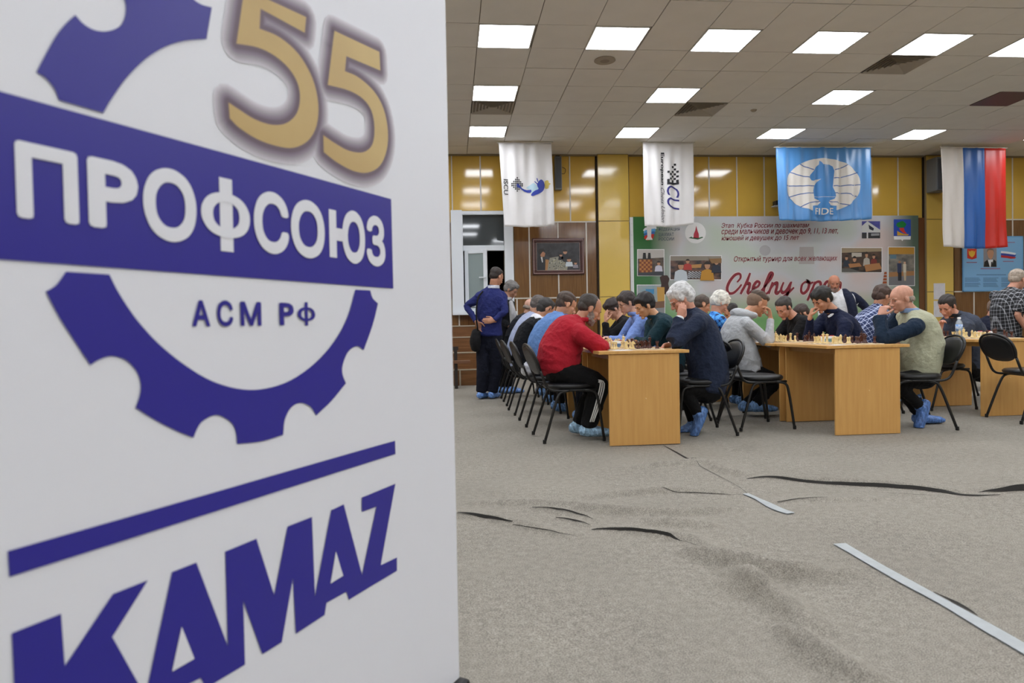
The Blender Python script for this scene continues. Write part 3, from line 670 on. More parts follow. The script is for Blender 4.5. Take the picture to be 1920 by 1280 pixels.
# ================================================================== FLAGS
def bisect_cols(V, Fc, u0, u1, n, v0=None, v1=None, nv=0):
    bm = bmesh.new(); vs = [bm.verts.new((p[0], p[1], p[2] if len(p) > 2 else 0)) for p in V]
    for f in Fc:
        try: bm.faces.new([vs[i] for i in f])
        except ValueError: pass
    for i in range(1, n):
        g = bm.verts[:] + bm.edges[:] + bm.faces[:]
        bmesh.ops.bisect_plane(bm, geom=g, plane_co=(u0 + (u1 - u0) * i / n, 0, 0), plane_no=(1, 0, 0))
    for i in range(1, nv):
        g = bm.verts[:] + bm.edges[:] + bm.faces[:]
        bmesh.ops.bisect_plane(bm, geom=g, plane_co=(0, v0 + (v1 - v0) * i / nv, 0), plane_no=(0, 1, 0))
    bmesh.ops.triangulate(bm, faces=bm.faces[:]); bm.verts.index_update()
    V2 = np.array([(v.co.x, v.co.y, v.co.z) for v in bm.verts]); F2 = [tuple(v.index for v in f.verts) for f in bm.faces]; bm.free(); return V2, F2
M_str = mat('cord_white', 'd8d4cc', .7)
class Flag:
    def __init__(s, name, label, corners, Y, m, seed, amp=.022, satin=False):
        """corners in the photograph: top-left, top-right, bottom-right, bottom-left"""
        s.pl = Plane2((0, Y, 0), (1, 0, 0), (0, -1, 0)); c = np.array([s.pl.px(*p) for p in corners]); s.c = c; s.Y = Y
        s.u0, s.u1 = c[:, 0].min(), c[:, 0].max(); s.v0, s.v1 = c[:, 1].min(), c[:, 1].max()
        r = random.Random(seed); s.w = [(r.uniform(8, 46), r.uniform(0, 6.28), r.uniform(-1.8, 1.8), r.uniform(.5, 1)) for _ in range(7)]; s.amp = amp
        s.t = thing(name, label, 'flag', ((s.u0 + s.u1) / 2, Y, s.v1), 'flags hanging in a row from the ceiling')
        nu, nv = 60, 36; V = []
        for j in range(nv + 1):
            for i in range(nu + 1):
                a, b = i / nu, j / nv; sag = -.03 * math.sin(a * math.pi) * b * (s.v1 - s.v0) * .6
                top = c[0] * (1 - a) + c[1] * a; bot = c[3] * (1 - a) + c[2] * a; p = top * (1 - b) + bot * b
                V.append((p[0], p[1] + sag))
        F = [(j * (nu + 1) + i, j * (nu + 1) + i + 1, (j + 1) * (nu + 1) + i + 1, (j + 1) * (nu + 1) + i) for j in range(nv) for i in range(nu)]
        s.V, s.F, s.nu, s.nv = np.array(V), F, nu, nv; s.m = m
    def disp(s, V, h=0.0):
        V = np.asarray(V, float); dn = np.clip((s.v1 - V[:, 1]) / (s.v1 - s.v0), 0, 1); u = V[:, 0] - s.u0; d = 0
        for k, ph, sl, a in s.w: d = d + a * np.sin(k * u + ph + sl * dn * 2) / (1 + k * .035)
        d = d * s.amp * (.35 + .65 * dn) + s.amp * .5 * np.sin(9 * dn + 5 * u + s.w[0][1]) * dn * dn
        return np.column_stack([V[:, 0], s.Y - d - h, V[:, 1]])
    def cloth(s):
        m = s.m if isinstance(s.m, list) else [s.m]; mb = MB(); D = s.disp(s.V); k = len(m)
        for q in range(k):
            fs = [f for i, f in enumerate(s.F) if min(k - 1, (i % s.nu) * k // s.nu) == q]
            mb.add(D, fs, q)
        o = mb.build('cloth', m, s.t, smooth=True); md = o.modifiers.new('thickness', 'SOLIDIFY'); md.thickness = .002; md.offset = 1; return o
    def art(s, name, items, m, h=.003, px=True, scale=None):
        mb = MB()
        for V, Fc in items:
            V2, F2 = bisect_cols(V, Fc, s.u0, s.u1, 60, s.v0, s.v1, 18); mb.add(s.disp(V2, h + .004 + V2[:, 2]), F2)
        return mb.build(name, m, s.t, smooth=True)
    def hang(s, dz=.0):
        l, r = s.c[0], s.c[1]
        MB().tube([(l[0] - .03, s.Y, l[1] + .004), (r[0] + .03, s.Y, r[1] + .004)], .008, sub=1).build('pole', M_str, s.t)
        for x, z in ((l[0], l[1]), (r[0], r[1])): MB().tube([(x, s.Y, z), (x + (.08 if x == l[0] else -.08), s.Y + .1, CEIL + .01)], .003, sub=1).build('cord', M_str, s.t)
def PX(fl, pts, org, sc): return [fl.pl.px(org[0] + x / sc, org[1] + y / sc) for x, y in pts]
def poly(fl, pts, org, sc, sm=0):
    p = PX(fl, pts, org, sc)
    if sm: p = smooth_closed(p, sm)
    return tri_poly(p)
def tbox(fl, txt, x0, y0, x1, y1, org, sc, **k):
    a = fl.pl.px(org[0] + x0 / sc, org[1] + y0 / sc); b = fl.pl.px(org[0] + x1 / sc, org[1] + y1 / sc)
    return fit_text(txt, a[0], b[0], b[1], a[1], **k)
M_fw = mat('white_flag_cloth', 'e6e4e4', .7, bump=.1, bscale=300); M_prb = mat('print_black', '17181c', .7); M_blue = mat('print_blue', '2a3fa8', .6); M_pale = mat('print_pale', 'b8d4e2', .6); M_yo = mat('print_ochre', 'c9b45a', .6)
fa = Flag('hanging_flag', 'white flag with a blue whale over a chessboard and letters reading downwards', [(935, 268), (1034, 267), (1040, 422), (946, 424)], 11.85, M_fw, 3, .032)
fa.cloth(); fa.hang(); og, sc = (850, 260), 5.334
fa.art('lettering', [tbox(fa, 'ISCU', 503, 405, 550, 557, og, sc, rot=1, bold=.01)], M_prb)
q = []
for i in range(8):
    for j in range(8):
        if (i + j) % 2: continue
        cx, cy = 638 + (i - j) * 8.6, 385 + (i + j + 1) * 9.4
        q.append(poly(fa, [(cx, cy - 9.4), (cx + 8.6, cy), (cx, cy + 9.4), (cx - 8.6, cy)], og, sc))
fa.art('checker_print', q, M_prb)
fa.art('whale_print', [poly(fa, [(630, 468), (640, 452), (658, 462), (690, 495), (735, 512), (778, 510), (772, 542), (715, 528), (672, 498), (655, 492), (640, 490)], og, sc, 2),
                       poly(fa, [(850, 430), (880, 408), (905, 425), (916, 465), (905, 510), (870, 545), (820, 565), (795, 574), (776, 566), (785, 545), (815, 520), (850, 505), (835, 470)], og, sc, 3),
                       poly(fa, [(828, 398), (838, 400), (848, 432), (840, 436)], og, sc), poly(fa, [(806, 430), (814, 428), (842, 455), (838, 464)], og, sc)], M_blue, .0045)
fa.art('belly_print', [poly(fa, [(728, 492), (770, 462), (806, 446), (850, 492), (858, 506), (812, 520), (780, 545), (775, 510)], og, sc, 2)], M_pale, .004)
fa.art('crown_print', [poly(fa, [(918, 420), (950, 416), (955, 440), (974, 452), (955, 466), (950, 494), (920, 492)], og, sc, 2)], M_yo, .004)

fb = Flag('hanging_flag', 'white flag with a black checker emblem and sideways lettering for a chess union', [(1205, 267), (1300, 267), (1301, 420), (1208, 424)], 11.85, M_fw, 5, .024)
fb.cloth(); fb.hang(); og, sc = (1180, 250), 5.567
q = [poly(fb, [(x - 11, y - 11), (x + 11, y - 11), (x + 11, y + 11), (x - 11, y + 11)], og, sc) for x, y in [(478, 325), (455, 350), (478, 374), (407, 402), (455, 400), (502, 400), (432, 425), (478, 425), (455, 449), (502, 449), (478, 472), (432, 472), (502, 495), (455, 497)]]
q += [poly(fb, p, og, sc) for p in ([(395, 512), (515, 512), (515, 534), (395, 534)], [(395, 476), (418, 476), (418, 512), (395, 512)], [(445, 505), (466, 505), (466, 512), (445, 512)], [(492, 505), (514, 505), (514, 512), (492, 512)])]
fb.art('checker_print', q, M_prb)
fb.art('lettering', [tbox(fb, 'European', 318, 200, 370, 538, og, sc, rot=1, bold=.03)], M_prb)
fb.art('lettering', [tbox(fb, 'Chess Union', 325, 566, 378, 930, og, sc, rot=1, shear=.35, bold=0)], mat('print_grey', '4a4c58', .7))
fb.art('lettering', [tbox(fb, 'CU', 392, 546, 520, 800, og, sc, rot=1, shear=.3)], mat('print_violet', '33307e', .7))

M_fb = mat('satin_sky_blue', '4a8ccb', .32, spec=.7, sheen=.3); M_fbw = mat('print_cream', 'd9d3cb', .35)
fc = Flag('hanging_flag', 'sky blue satin flag with a knight in a white globe', [(1455, 276), (1633, 276), (1632, 411), (1460, 413)], 11.85, M_fb, 11, .036)
fc.cloth(); og, sc = (1440, 250), 5.566
MB().tube([(fc.c[0][0] - .04, fc.Y, fc.c[0][1]), (fc.c[1][0] + .02, fc.Y, fc.c[1][1])], .009, sub=1).build('pole', M_str, fc.t)
MB().tube([(fc.c[0][0], fc.Y, fc.c[0][1]), (fc.c[0][0] + .15, fc.Y, CEIL - .02), (fc.c[0][0] + .3, fc.Y, CEIL)], .003, sub=1).build('cord', M_str, fc.t)
MB().tube([(fc.c[1][0], fc.Y, fc.c[1][1]), (fc.c[1][0] - .3, fc.Y, CEIL)], .003, sub=1).build('cord', M_str, fc.t)
fc.art('globe_print', [tri_poly(PX(fc, [(577 + 391 * math.cos(a), 540 + 280 * math.sin(a)) for a in np.linspace(0, 2 * math.pi, 48, endpoint=False)], og, sc))], M_fbw, .003)
M_fk = mat('print_knight_blue', '3f82c2', .35)
fc.art('knight_print', [poly(fc, [(535, 285), (552, 300), (565, 325), (640, 325), (675, 345), (690, 390), (682, 480), (675, 560), (695, 620), (700, 660), (688, 684), (640, 700), (625, 720), (650, 750), (707, 757), (707, 860), (462, 860), (460, 757), (520, 750), (548, 720), (530, 695), (478, 682), (470, 600), (480, 545), (510, 510), (552, 475), (500, 482), (475, 495), (450, 490), (430, 465), (432, 440), (480, 385), (500, 350), (532, 325)], og, sc)], M_fk, .006)
q = []
for p in ([(330, 325), (400, 355), (478, 378)], [(235, 405), (330, 440), (430, 458)], [(185, 547), (330, 548), (480, 547)], [(225, 664), (340, 632), (475, 622)], [(340, 768), (430, 725), (548, 710)],
          [(695, 380), (770, 358), (830, 325)], [(686, 466), (810, 450), (935, 408)], [(682, 548), (820, 545), (968, 535)], [(692, 622), (810, 628), (928, 656)], [(632, 712), (740, 722), (842, 752)]):
    q.append(ribbon(PX(fc, p, og, sc), .016))
fc.art('meridian_print', q, mat('print_line_blue', '44639e', .4), .0045)
fc.art('lettering', [tbox(fc, 'FIDE', 484, 780, 682, 845, og, sc, bold=.012)], M_fbw, .008)
fc.art('base_line', [ribbon(PX(fc, [(474, 663), (702, 663)], og, sc), .006)], M_fbw, .008)

fd = Flag('hanging_flag', 'white, blue and red tricolour flag hung sideways on the right', [(1764, 276), (1886, 278), (1889, 463), (1770, 462)], 11.85,
          [mat('satin_white', 'ddd6cf', .42), mat('satin_blue', '2f66b4', .38), mat('satin_red', 'cf2f26', .38)], 21, .028)
fd.cloth(); fd.hang()

# ================================================================== POSTER ON THE WALL
PY = WY - .07
pp = Plane2((0, PY - .012, 0), (1, 0, 0), (0, -1, 0))
PO = ((pp.px(1185, 407)[0] + pp.px(1722, 403)[0]) / 2, PY, 1.9)
def mat_poster():
    m = bpy.data.materials.new('poster_print'); m.use_nodes = True; nt = m.node_tree; L = nt.links; b = nt.nodes['Principled BSDF']; b.inputs['Roughness'].default_value = .42
    tc = nt.nodes.new('ShaderNodeTexCoord'); sp = nt.nodes.new('ShaderNodeSeparateXYZ'); L.new(tc.outputs['Object'], sp.inputs[0])
    n = nt.nodes.new('ShaderNodeTexNoise'); n.inputs['Scale'].default_value = .9; n.inputs['Detail'].default_value = 1.5; L.new(tc.outputs['Object'], n.inputs['Vector'])
    r = nt.nodes.new('ShaderNodeValToRGB'); L.new(n.outputs['Fac'], r.inputs[0]); e = r.color_ramp.elements
    e[0].position = .33; e[0].color = (*lin('b9c4b4'), 1); e[1].position = .5; e[1].color = (*lin('c6c6ca'), 1); x = e.new(.63); x.color = (*lin('cdbcb8'), 1)
    def ramp(inp, lo, hi, c, prev):
        mr = nt.nodes.new('ShaderNodeMapRange'); mr.inputs[1].default_value = min(lo, hi); mr.inputs[2].default_value = max(lo, hi)
        if lo > hi: mr.inputs[3].default_value = 1; mr.inputs[4].default_value = 0
        mr.clamp = True; L.new(inp, mr.inputs[0])
        mx = nt.nodes.new('ShaderNodeMix'); mx.data_type = 'RGBA'; L.new(mr.outputs[0], mx.inputs[0]); L.new(prev, mx.inputs[6]); mx.inputs[7].default_value = (*lin(c), 1); return mx.outputs[2]
    x0, x1 = [pp.px(q, 450)[0] - PO[0] for q in (1185, 1722)]
    o = ramp(sp.outputs[0], x0 + .95, x0 + .35, '2f6b36', r.outputs[0]); o = ramp(sp.outputs[0], x1 - .75, x1 - .1, '56685a', o)
    o = ramp(sp.outputs[2], Z_(1400, 545) - PO[2], Z_(1400, 600) - PO[2], '6fa062', o)
    L.new(o, b.inputs['Base Color']); return m
pa, pb = pp.px(1185, 407), pp.px(1722, 403)
ps = thing('wall_poster', 'wide printed tournament poster with photographs and red lettering on the back wall', 'poster', PO)
MB().box2((pa[0], PY - .01, .62), (pb[0], PY, (pa[1] + pb[1]) / 2)).build('sheet', mat_poster(), ps)
MB().box2((pa[0] - .045, PY - .012, .62), (pa[0] + .02, PY + .002, pa[1])).build('white_edge', mat('poster_white', 'd6d8d8', .5), ps)
for i in range(11): MB().lathe((pa[0] - .012, PY - .014, pa[1] - .12 - i * .22), [(.001, 0), (.010, 0), (.010, .001)], 8).build('eyelet', M_prb, ps)
# wooden frame of the support right of the poster
tag(MB().box2((pb[0] + .02, WY - .06, .0), (pb[0] + .14, WY - .03, pb[1] - .05)).build('trim_2', mat('brown_board', '6b4426', .35)), kind='structure')
class PA:                              # print on the poster; crop origin (1180,400), scale 3.43
    org, sc = (1180, 400), 3.43
    @staticmethod
    def uv(x, y): return pp.px(PA.org[0] + x / PA.sc, PA.org[1] + y / PA.sc)
def pprint(name, items, m, h=.002, pl=pp, parent=ps):
    return sheet_mb(pl, items, h).build(name, m, parent)
def pbox(x0, y0, x1, y1):
    return tri_poly([PA.uv(x0, y0), PA.uv(x1, y0), PA.uv(x1, y1), PA.uv(x0, y1)])
def ptext(txt, x0, y0, x1, y1, **k):
    a, b = PA.uv(x0, y0), PA.uv(x1, y1); return fit_text(txt, a[0], b[0], b[1], a[1], **k)
M_red = mat('print_maroon', '86202f', .5); M_white = mat('print_white', 'e8e8e8', .5)
for tx in (('Этап  Кубка России по шахматам', 592, 62, 1157, 98), ('среди мальчиков и девочек до 9, 11, 13 лет,', 592, 98, 1342, 138), ('юношей и девушек до 15 лет', 592, 141, 1093, 178), ('Открытый турнир для всех желающих', 672, 274, 1338, 312)):
    pprint('lettering', [ptext(*tx, bold=.010, shear=.25)], M_red)
M_nav = mat('print_slate', '3e5068', .5)
for tx in (('ФЕДЕРАЦИЯ', 186, 92, 324, 114), ('ШАХМАТ', 188, 124, 286, 146), ('РОССИИ', 188, 154, 287, 174)): pprint('lettering', [ptext(*tx, bold=.0)], M_nav)
circ = lambda cx, cy, rx, ry, n=28: tri_poly([PA.uv(cx + rx * math.cos(a), cy + ry * math.sin(a)) for a in np.linspace(0, 2 * math.pi, n, endpoint=False)])
pprint('round_emblem', [circ(425, 125, 67, 68)], M_white, .0015)
pprint('spire_emblem', [tri_poly([PA.uv(*p) for p in [(430, 78), (438, 110), (446, 132), (448, 160), (412, 160), (414, 132), (424, 108)]])], mat('print_red', 'b3203a', .5))
pprint('green_emblem', [tri_poly([PA.uv(*p) for p in [(380, 158), (402, 148), (402, 154), (440, 158), (470, 150), (474, 156), (440, 168), (405, 162)]])], mat('print_green', '1f5f38', .5))
for i, cl in enumerate(('e8ecf0', '58a6dd', '3b70b8', 'd0352c')):
    y = 88 + i * 17; pprint('striped_emblem', [tri_poly([PA.uv(*p) for p in [(88 + i * 2, y + 20), (100, y + 4), (128, y - 4), (170 - i * 4, y - 8), (176 - i * 6, y + 8), (150, y + 26), (120, y + 34), (98 + i * 5, y + 34)]])], mat('print_emb%d' % i, cl, .5), .0015 + i * .0004)
pprint('rook_emblem', [tri_poly([PA.uv(*p) for p in [(112, 84), (142, 84), (140, 150), (150, 170), (104, 170), (116, 150)]])], M_white, .0035)
# sweeping script
SP = lambda pts: [pp.px(1300 + x / 3.877, 500 + y / 3.877) for x, y in pts]
SCR = [[(318, 112), (342, 80), (336, 52), (302, 60), (264, 105), (245, 155), (256, 190), (290, 190), (325, 160), (350, 128)], [(412, 45), (385, 115), (342, 198)], [(347, 178), (382, 128), (408, 120), (405, 150), (394, 184), (408, 195), (432, 165)],
       [(432, 165), (470, 142), (480, 115), (460, 108), (438, 138), (432, 172), (450, 196), (480, 186), (512, 150)], [(512, 150), (560, 92), (576, 52), (558, 46), (534, 98), (514, 152), (512, 186), (530, 196), (552, 172)],
       [(576, 112), (545, 196)], [(550, 178), (582, 128), (608, 115), (606, 148), (597, 184), (610, 196), (632, 170)], [(655, 112), (637, 162), (648, 190), (678, 168), (708, 112)], [(712, 108), (690, 180), (660, 242), (632, 262), (626, 244), (660, 214), (700, 180), (730, 150)],
       [(818, 105), (790, 130), (782, 175), (800, 193), (830, 165), (840, 122), (822, 104), (850, 118), (872, 112)], [(884, 108), (855, 185), (828, 245)], [(852, 178), (886, 118), (918, 110), (924, 140), (902, 180), (872, 190)],
       [(942, 165), (980, 142), (990, 115), (970, 108), (948, 138), (942, 172), (960, 196), (990, 186), (1015, 160)], [(1030, 112), (1004, 196)], [(1008, 178), (1040, 128), (1066, 115), (1064, 148), (1055, 184), (1068, 196), (1090, 165)]]
q1 = []; q2 = []
for st_ in SCR:
    P = SP(st_); n = len(P); w = [.026 + .030 * math.sin(math.pi * (i + .4) / n) for i in range(n)]; hz = len(q1) * .0002
    for q_, k_ in ((q1, 1.7), (q2, 1.0)):
        V, Fc = ribbon(P, [x * k_ for x in w]); q_.append((np.column_stack([V, np.full(len(V), hz)]), Fc))
pprint('script_outline', q1, mat('print_pinkwhite', 'd8c9c6', .5), .002); pprint('script_lettering', q2, M_red, .0065)
# printed photographs
def photo(rect, seed, cols, shapes, border=4, name='printed_photo', par=None, pl=pp):
    x0, y0, x1, y1 = rect; rr = random.Random(seed)
    if border: pprint('photo_border', [pbox(x0 - border, y0 - border, x1 + border, y1 + border)], M_white, .002)
    m = mat('photo_ground_%d' % seed, cols[0], .35, col2=cols[1], vscale=6, stretch=(1, 1, 1.6))
    ph = pprint(name, [pbox(x0, y0, x1, y1)], m, .003); W_, H_ = x1 - x0, y1 - y0
    for i, (cl, *r) in enumerate(shapes):
        cxs = [x0 + W_ * a for a in r[0::2]]; cys = [y0 + H_ * a for a in r[1::2]]
        pprint('photo_figure', [tri_poly([PA.uv(a, b) for a, b in zip(cxs, cys)])], mat('ph_' + cl, cl, .4), .004 + i * .0004)
def bust(cx, cy, s, shirt, skin='b98a6c', hair='2a211d', asp=1.0):
    return [(shirt, *sum(([cx + a * s * asp, cy + b * s] for a, b in ((-1.1, 2.6), (-.9, 1.2), (-.3, .9), (.3, .9), (.9, 1.2), (1.1, 2.6))), [])),
            (skin, *sum(([cx + .45 * s * asp * math.cos(t), cy + .3 * s + .62 * s * math.sin(t)] for t in np.linspace(0, 6.28, 11)[:-1]), [])),
            (hair, *sum(([cx + .5 * s * asp * math.cos(t), cy + .15 * s - .5 * s * abs(math.sin(t))] for t in np.linspace(0, 3.14, 7)), []))]
def chk(x0, y0, x1, y1, n, c1, c2, k=0):
    o = [(c1, x0, y0, x1, y0, x1 - k, y1, x0 - k, y1)]
    for i in range(n):
        for j in range(n):
            if (i + j) % 2:
                a, b, c, d = x0 + (x1 - x0) * i / n, x0 + (x1 - x0) * (i + 1) / n, y0 + (y1 - y0) * j / n, y0 + (y1 - y0) * (j + 1) / n
                s1, s2 = k * j / n, k * (j + 1) / n; o.append((c2, a - s1, c, b - s1, c, b - s2, d, a - s2, d))
    return o
photo((54, 234, 221, 399), 1, ('6a5a4c', '2f2c30'), [('b9b4b0', 0, 0, 1, 0, 1, .3, 0, .35)] + chk(.06, .38, .55, .88, 6, 'b5793c', '7a3a1e') + bust(.8, .48, .14, 'c9c6d4') + [('1a1a1e', .2, .12, .3, .12, .32, .36, .18, .36), ('1a1a1e', .4, .12, .48, .12, .5, .36, .38, .36), ('3a3d44', 0, .9, 1, .84, 1, 1, 0, 1)])
photo((264, 274, 590, 424), 2, ('7a5a4c', '23242c'), [('8d8478', 0, 0, 1, 0, 1, .18, 0, .2), ('b98850', .38, .38, .62, .34, .6, .5, .36, .52)] + bust(.34, .18, .16, 'b03a34', asp=.5) + chk(.36, .66, .62, .95, 8, 'd6d8de', '22242a', .04) + bust(.2, .34, .28, 'c4ccd4', asp=.45) + bust(.72, .32, .28, 'c08a2c', asp=.45) + bust(.9, .2, .2, '2b3040', asp=.45) + [('8d6a44', .75, .12, 1, .1, 1, .3, .8, .32)])
photo((52, 462, 226, 700), 3, ('7fa0ae', 'a8a49c'), [('c79a4e', .72, .05, 1, .05, 1, .6, .75, .55), ('3f86b4', .3, .1, .62, .1, .6, .24, .32, .24), ('7c5c48', 0, .5, 1, .42, 1, .6, 0, .66), ('8a8c8e', 0, .66, 1, .6, 1, 1, 0, 1)])
photo((1365, 222, 1622, 378), 4, ('5a4436', '1f1e24'), [('9c8a70', 0, 0, 1, 0, 1, .14, 0, .2), ('b9b2a6', .25, .2, .5, .2, .5, .36, .25, .38)] + bust(.12, .36, .16, '25303f', asp=.5) + bust(.32, .4, .2, '1e1e22', asp=.5) + bust(.62, .22, .2, 'b0a89c', asp=.4) + bust(.8, .3, .16, '7a2f2a', asp=.5) + [('a8754a', .16, .66, .44, .62, .5, .76, .2, .82), ('a8754a', .56, .7, .94, .62, 1, .86, .6, .98), ('5e5c58', 0, .84, .2, .84, .5, 1, 0, 1)])
photo((1667, 218, 1832, 462), 5, ('8f8a80', '5c5a58'), [('b98a3a', 0, 0, 1, 0, 1, .18, 0, .18), ('5e7c8c', .05, .2, .3, .2, .3, .3, .05, .3), ('a0734a', 0, .66, 1, .62, 1, .74, 0, .78), ('75757a', 0, .78, 1, .74, 1, 1, 0, 1), ('2c3658', .33, .42, .5, .42, .5, .68, .34, .68), ('22242e', .36, .66, .5, .66, .5, .88, .36, .88), ('cfc6b4', .56, .44, .68, .44, .68, .66, .57, .66), ('b9a890', .57, .66, .68, .66, .67, .88, .6, .88), ('a87858', .38, .36, .46, .36, .46, .42, .38, .42), ('c8a488', .58, .38, .66, .38, .66, .44, .58, .44)])
photo((1588, 492, 1821, 700), 6, ('9a8d78', '4c4a4c'), [('b98a3a', 0, 0, 1, 0, 1, .16, 0, .18), ('6e6a68', 0, .5, 1, .45, 1, 1, 0, 1)])
photo((1495, 50, 1612, 160), 7, ('4a4c9c', '3a3c80'), [('c9cac8', 0, .28, .3, 0, 1, .5, 1, .66, 0, .66), ('25262c', 0, .68, 1, .66, 1, 1, 0, 1), ('d8d8d6', .26, .66, .34, .66, .34, 1, .26, 1), ('8f9094', .5, .72, .95, .7, .95, .84, .5, .86), ('1c2038', .36, .2, .66, .42, .62, .56, .4, .46)], border=0)
pprint('coat_of_arms', [pbox(1700, 38, 1810, 146)], mat('print_royal', '2f4fae', .4), .002)
pprint('coat_of_arms', [tri_poly([PA.uv(*p) for p in [(1700, 146), (1810, 146), (1808, 168), (1762, 168), (1755, 178), (1748, 168), (1702, 168)]])], M_white, .002)
pprint('coat_of_arms', [tri_poly([PA.uv(*p) for p in [(1715, 76), (1722, 60), (1740, 54), (1755, 48), (1772, 58), (1782, 70), (1770, 88), (1755, 92), (1730, 90)]])], mat('print_leaf', '1f7a3a', .4), .003)
pprint('coat_of_arms', [tri_poly([PA.uv(*p) for p in [(1735, 94), (1764, 92), (1770, 112), (1786, 132), (1762, 126), (1742, 110)]])], mat('print_red2', 'd03a2c', .4), .003)
pprint('coat_of_arms', [tri_poly([PA.uv(*p) for p in [(1722, 112), (1740, 122), (1765, 132), (1798, 134), (1790, 142), (1722, 142)]])], mat('print_gold', 'd6a63a', .4), .003)
# printed chess pieces along the poster's edges
pprint('printed_chess_piece', [tri_poly([PA.uv(*p) for p in [(196, 410), (212, 398), (245, 398), (258, 420), (250, 450), (262, 520), (200, 520), (205, 450)]])], mat('print_umber', '3a2320', .4), .0035)
for i in range(5):
    y = 376 + i * 20; pprint('printed_chess_piece', [tri_poly([PA.uv(*p) for p in [(1640 - i * 3, y), (1655, y), (1655, y + 15), (1636 - i * 3, y + 15)]])], mat('print_sienna', '9a4a24', .4), .0035)
pprint('printed_chess_piece', [tri_poly([PA.uv(*p) for p in [(1605, 488), (1615, 466), (1655, 462), (1655, 488)]])], mat('print_sienna', '9a4a24', .4), .0035)
pprint('printed_blur', [circ(872, 238, 36, 34, 20), ], mat('print_greyblur', 'b3b1b3', .5), .0012); pprint('printed_blur', [tri_poly([PA.uv(*p) for p in [(1095, 215), (1185, 215), (1190, 325), (1090, 325)]])], mat('print_greyblur2', 'b0a8a6', .5), .0012)
pprint('printed_blur', [circ(470, 585, 42, 70, 20)], mat('print_sand', 'b7aea4', .5), .0012)

# ================================================================== WALL THINGS
fr = thing('framed_picture', 'dark wooden framed photograph of a chess display on the brown panels', 'picture', (X_(1045), WY - .03, 2.4))
a, b = (X_(997), Z_(1045, 515)), (X_(1094), Z_(1045, 447)); M_mah = mat('mahogany_frame', '45201f', .25, var=.15, vscale=30)
fm = MB()
for p, q in (((a[0], a[1]), (b[0], a[1] + .07)), ((a[0], b[1] - .07), (b[0], b[1])), ((a[0], a[1] + .07), (a[0] + .07, b[1] - .07)), ((b[0] - .07, a[1] + .07), (b[0], b[1] - .07))):
    fm.box2((p[0], WY - .07, p[1]), (q[0], WY - .026, q[1]))
bevel(fm.build('frame', M_mah, fr), .008)
ln = MB(); i0, i1, k0, k1 = a[0] + .022, b[0] - .022, a[1] + .022, b[1] - .022
for g, (i0, i1, k0, k1) in enumerate(((a[0] + .02, b[0] - .02, a[1] + .02, b[1] - .02), (a[0] + .078, b[0] - .078, a[1] + .078, b[1] - .078))):
    y1 = WY - .0735 if g == 0 else WY - .041
    for p, q in (((i0, k0), (i1, k0 + .008)), ((i0, k1 - .008), (i1, k1)), ((i0, k0), (i0 + .008, k1)), ((i1 - .008, k0), (i1, k1))): ln.box2((p[0], y1, p[1]), (q[0], y1 + .006, q[1]))
ln.build('gilt_line', mat('gilt', 'b79a92', .4), fr)
MB().box2((a[0] + .06, WY - .035, a[1] + .06), (b[0] - .06, WY - .03, b[1] - .06)).build('picture_mount', mat('mount_maroon', '3d1a1c', .5), fr)
fpl = Plane2((0, WY - .038, 0), (1, 0, 0), (0, -1, 0)); fu0, fu1, fv0, fv1 = a[0] + .085, b[0] - .085, a[1] + .085, b[1] - .085
fuv = lambda x, y: (fu0 + (fu1 - fu0) * x, fv1 - (fv1 - fv0) * y)
def fprint(pts, col, h): pprint('photo_figure', [tri_poly([fuv(*p) for p in pts])], mat('fr_' + col, col, .35), h, fpl, fr)
pprint('photograph', [tri_poly([fuv(0, 0), fuv(1, 0), fuv(1, 1), fuv(0, 1)])], mat('photo_dark', '3a3a40', .3, col2='1a1b20', vscale=9), .001, fpl, fr)
fprint([(.22, 1), (.3, .55), (.5, .5), (.72, .85), (.7, 1)], '8f8d80', .002)
for i in range(60):
    x = .28 + .45 * rnd.random(); y = .55 + .43 * rnd.random()
    if y - .5 > (x - .2) * .2: fprint([(x, y), (x + .018, y), (x + .018, y + .03), (x, y + .03)], rnd.choice(['c9c6ba', '1e1d1c', 'b0a684']), .0025)
fprint([(0, 1), (0, .62), (.05, .5), (.12, .48), (.18, .6), (.2, 1)], '1c1e26', .003); fprint([(.06, .36), (.14, .3), (.2, .38), (.18, .5), (.1, .52)], 'b07a5c', .0035); fprint([(.03, .36), (.06, .22), (.16, .2), (.2, .3), (.13, .33), (.08, .44)], '1d1714', .004); fprint([(.09, .52), (.13, .52), (.14, .7), (.12, .72)], 'd6d6d6', .004); fprint([(.2, .6), (.28, .62), (.24, 1), (.19, 1)], 'a87a4c', .0035)
for cx, cy, s, sh in ((.66, .34, .07, '23242c'), (.75, .62, .07, 'c8d2da'), (.9, .75, .05, '8a8690'), (.56, .45, .05, '23242c')):
    fprint([(cx - s * 1.3, cy + s * 3.6), (cx - s, cy + s * 1.2), (cx + s, cy + s * 1.2), (cx + s * 1.3, cy + s * 3.6)], sh, .004); fprint([(cx + s * .7 * math.cos(t), cy + s * 1.2 * math.sin(t)) for t in np.linspace(0, 6.28, 9)[:-1]], 'b88a6e', .0045)
    fprint([(cx + s * .75 * math.cos(t), cy - s * .2 - s * 1.1 * abs(math.sin(t))) for t in np.linspace(0, 3.14, 7)], '221b18', .005)
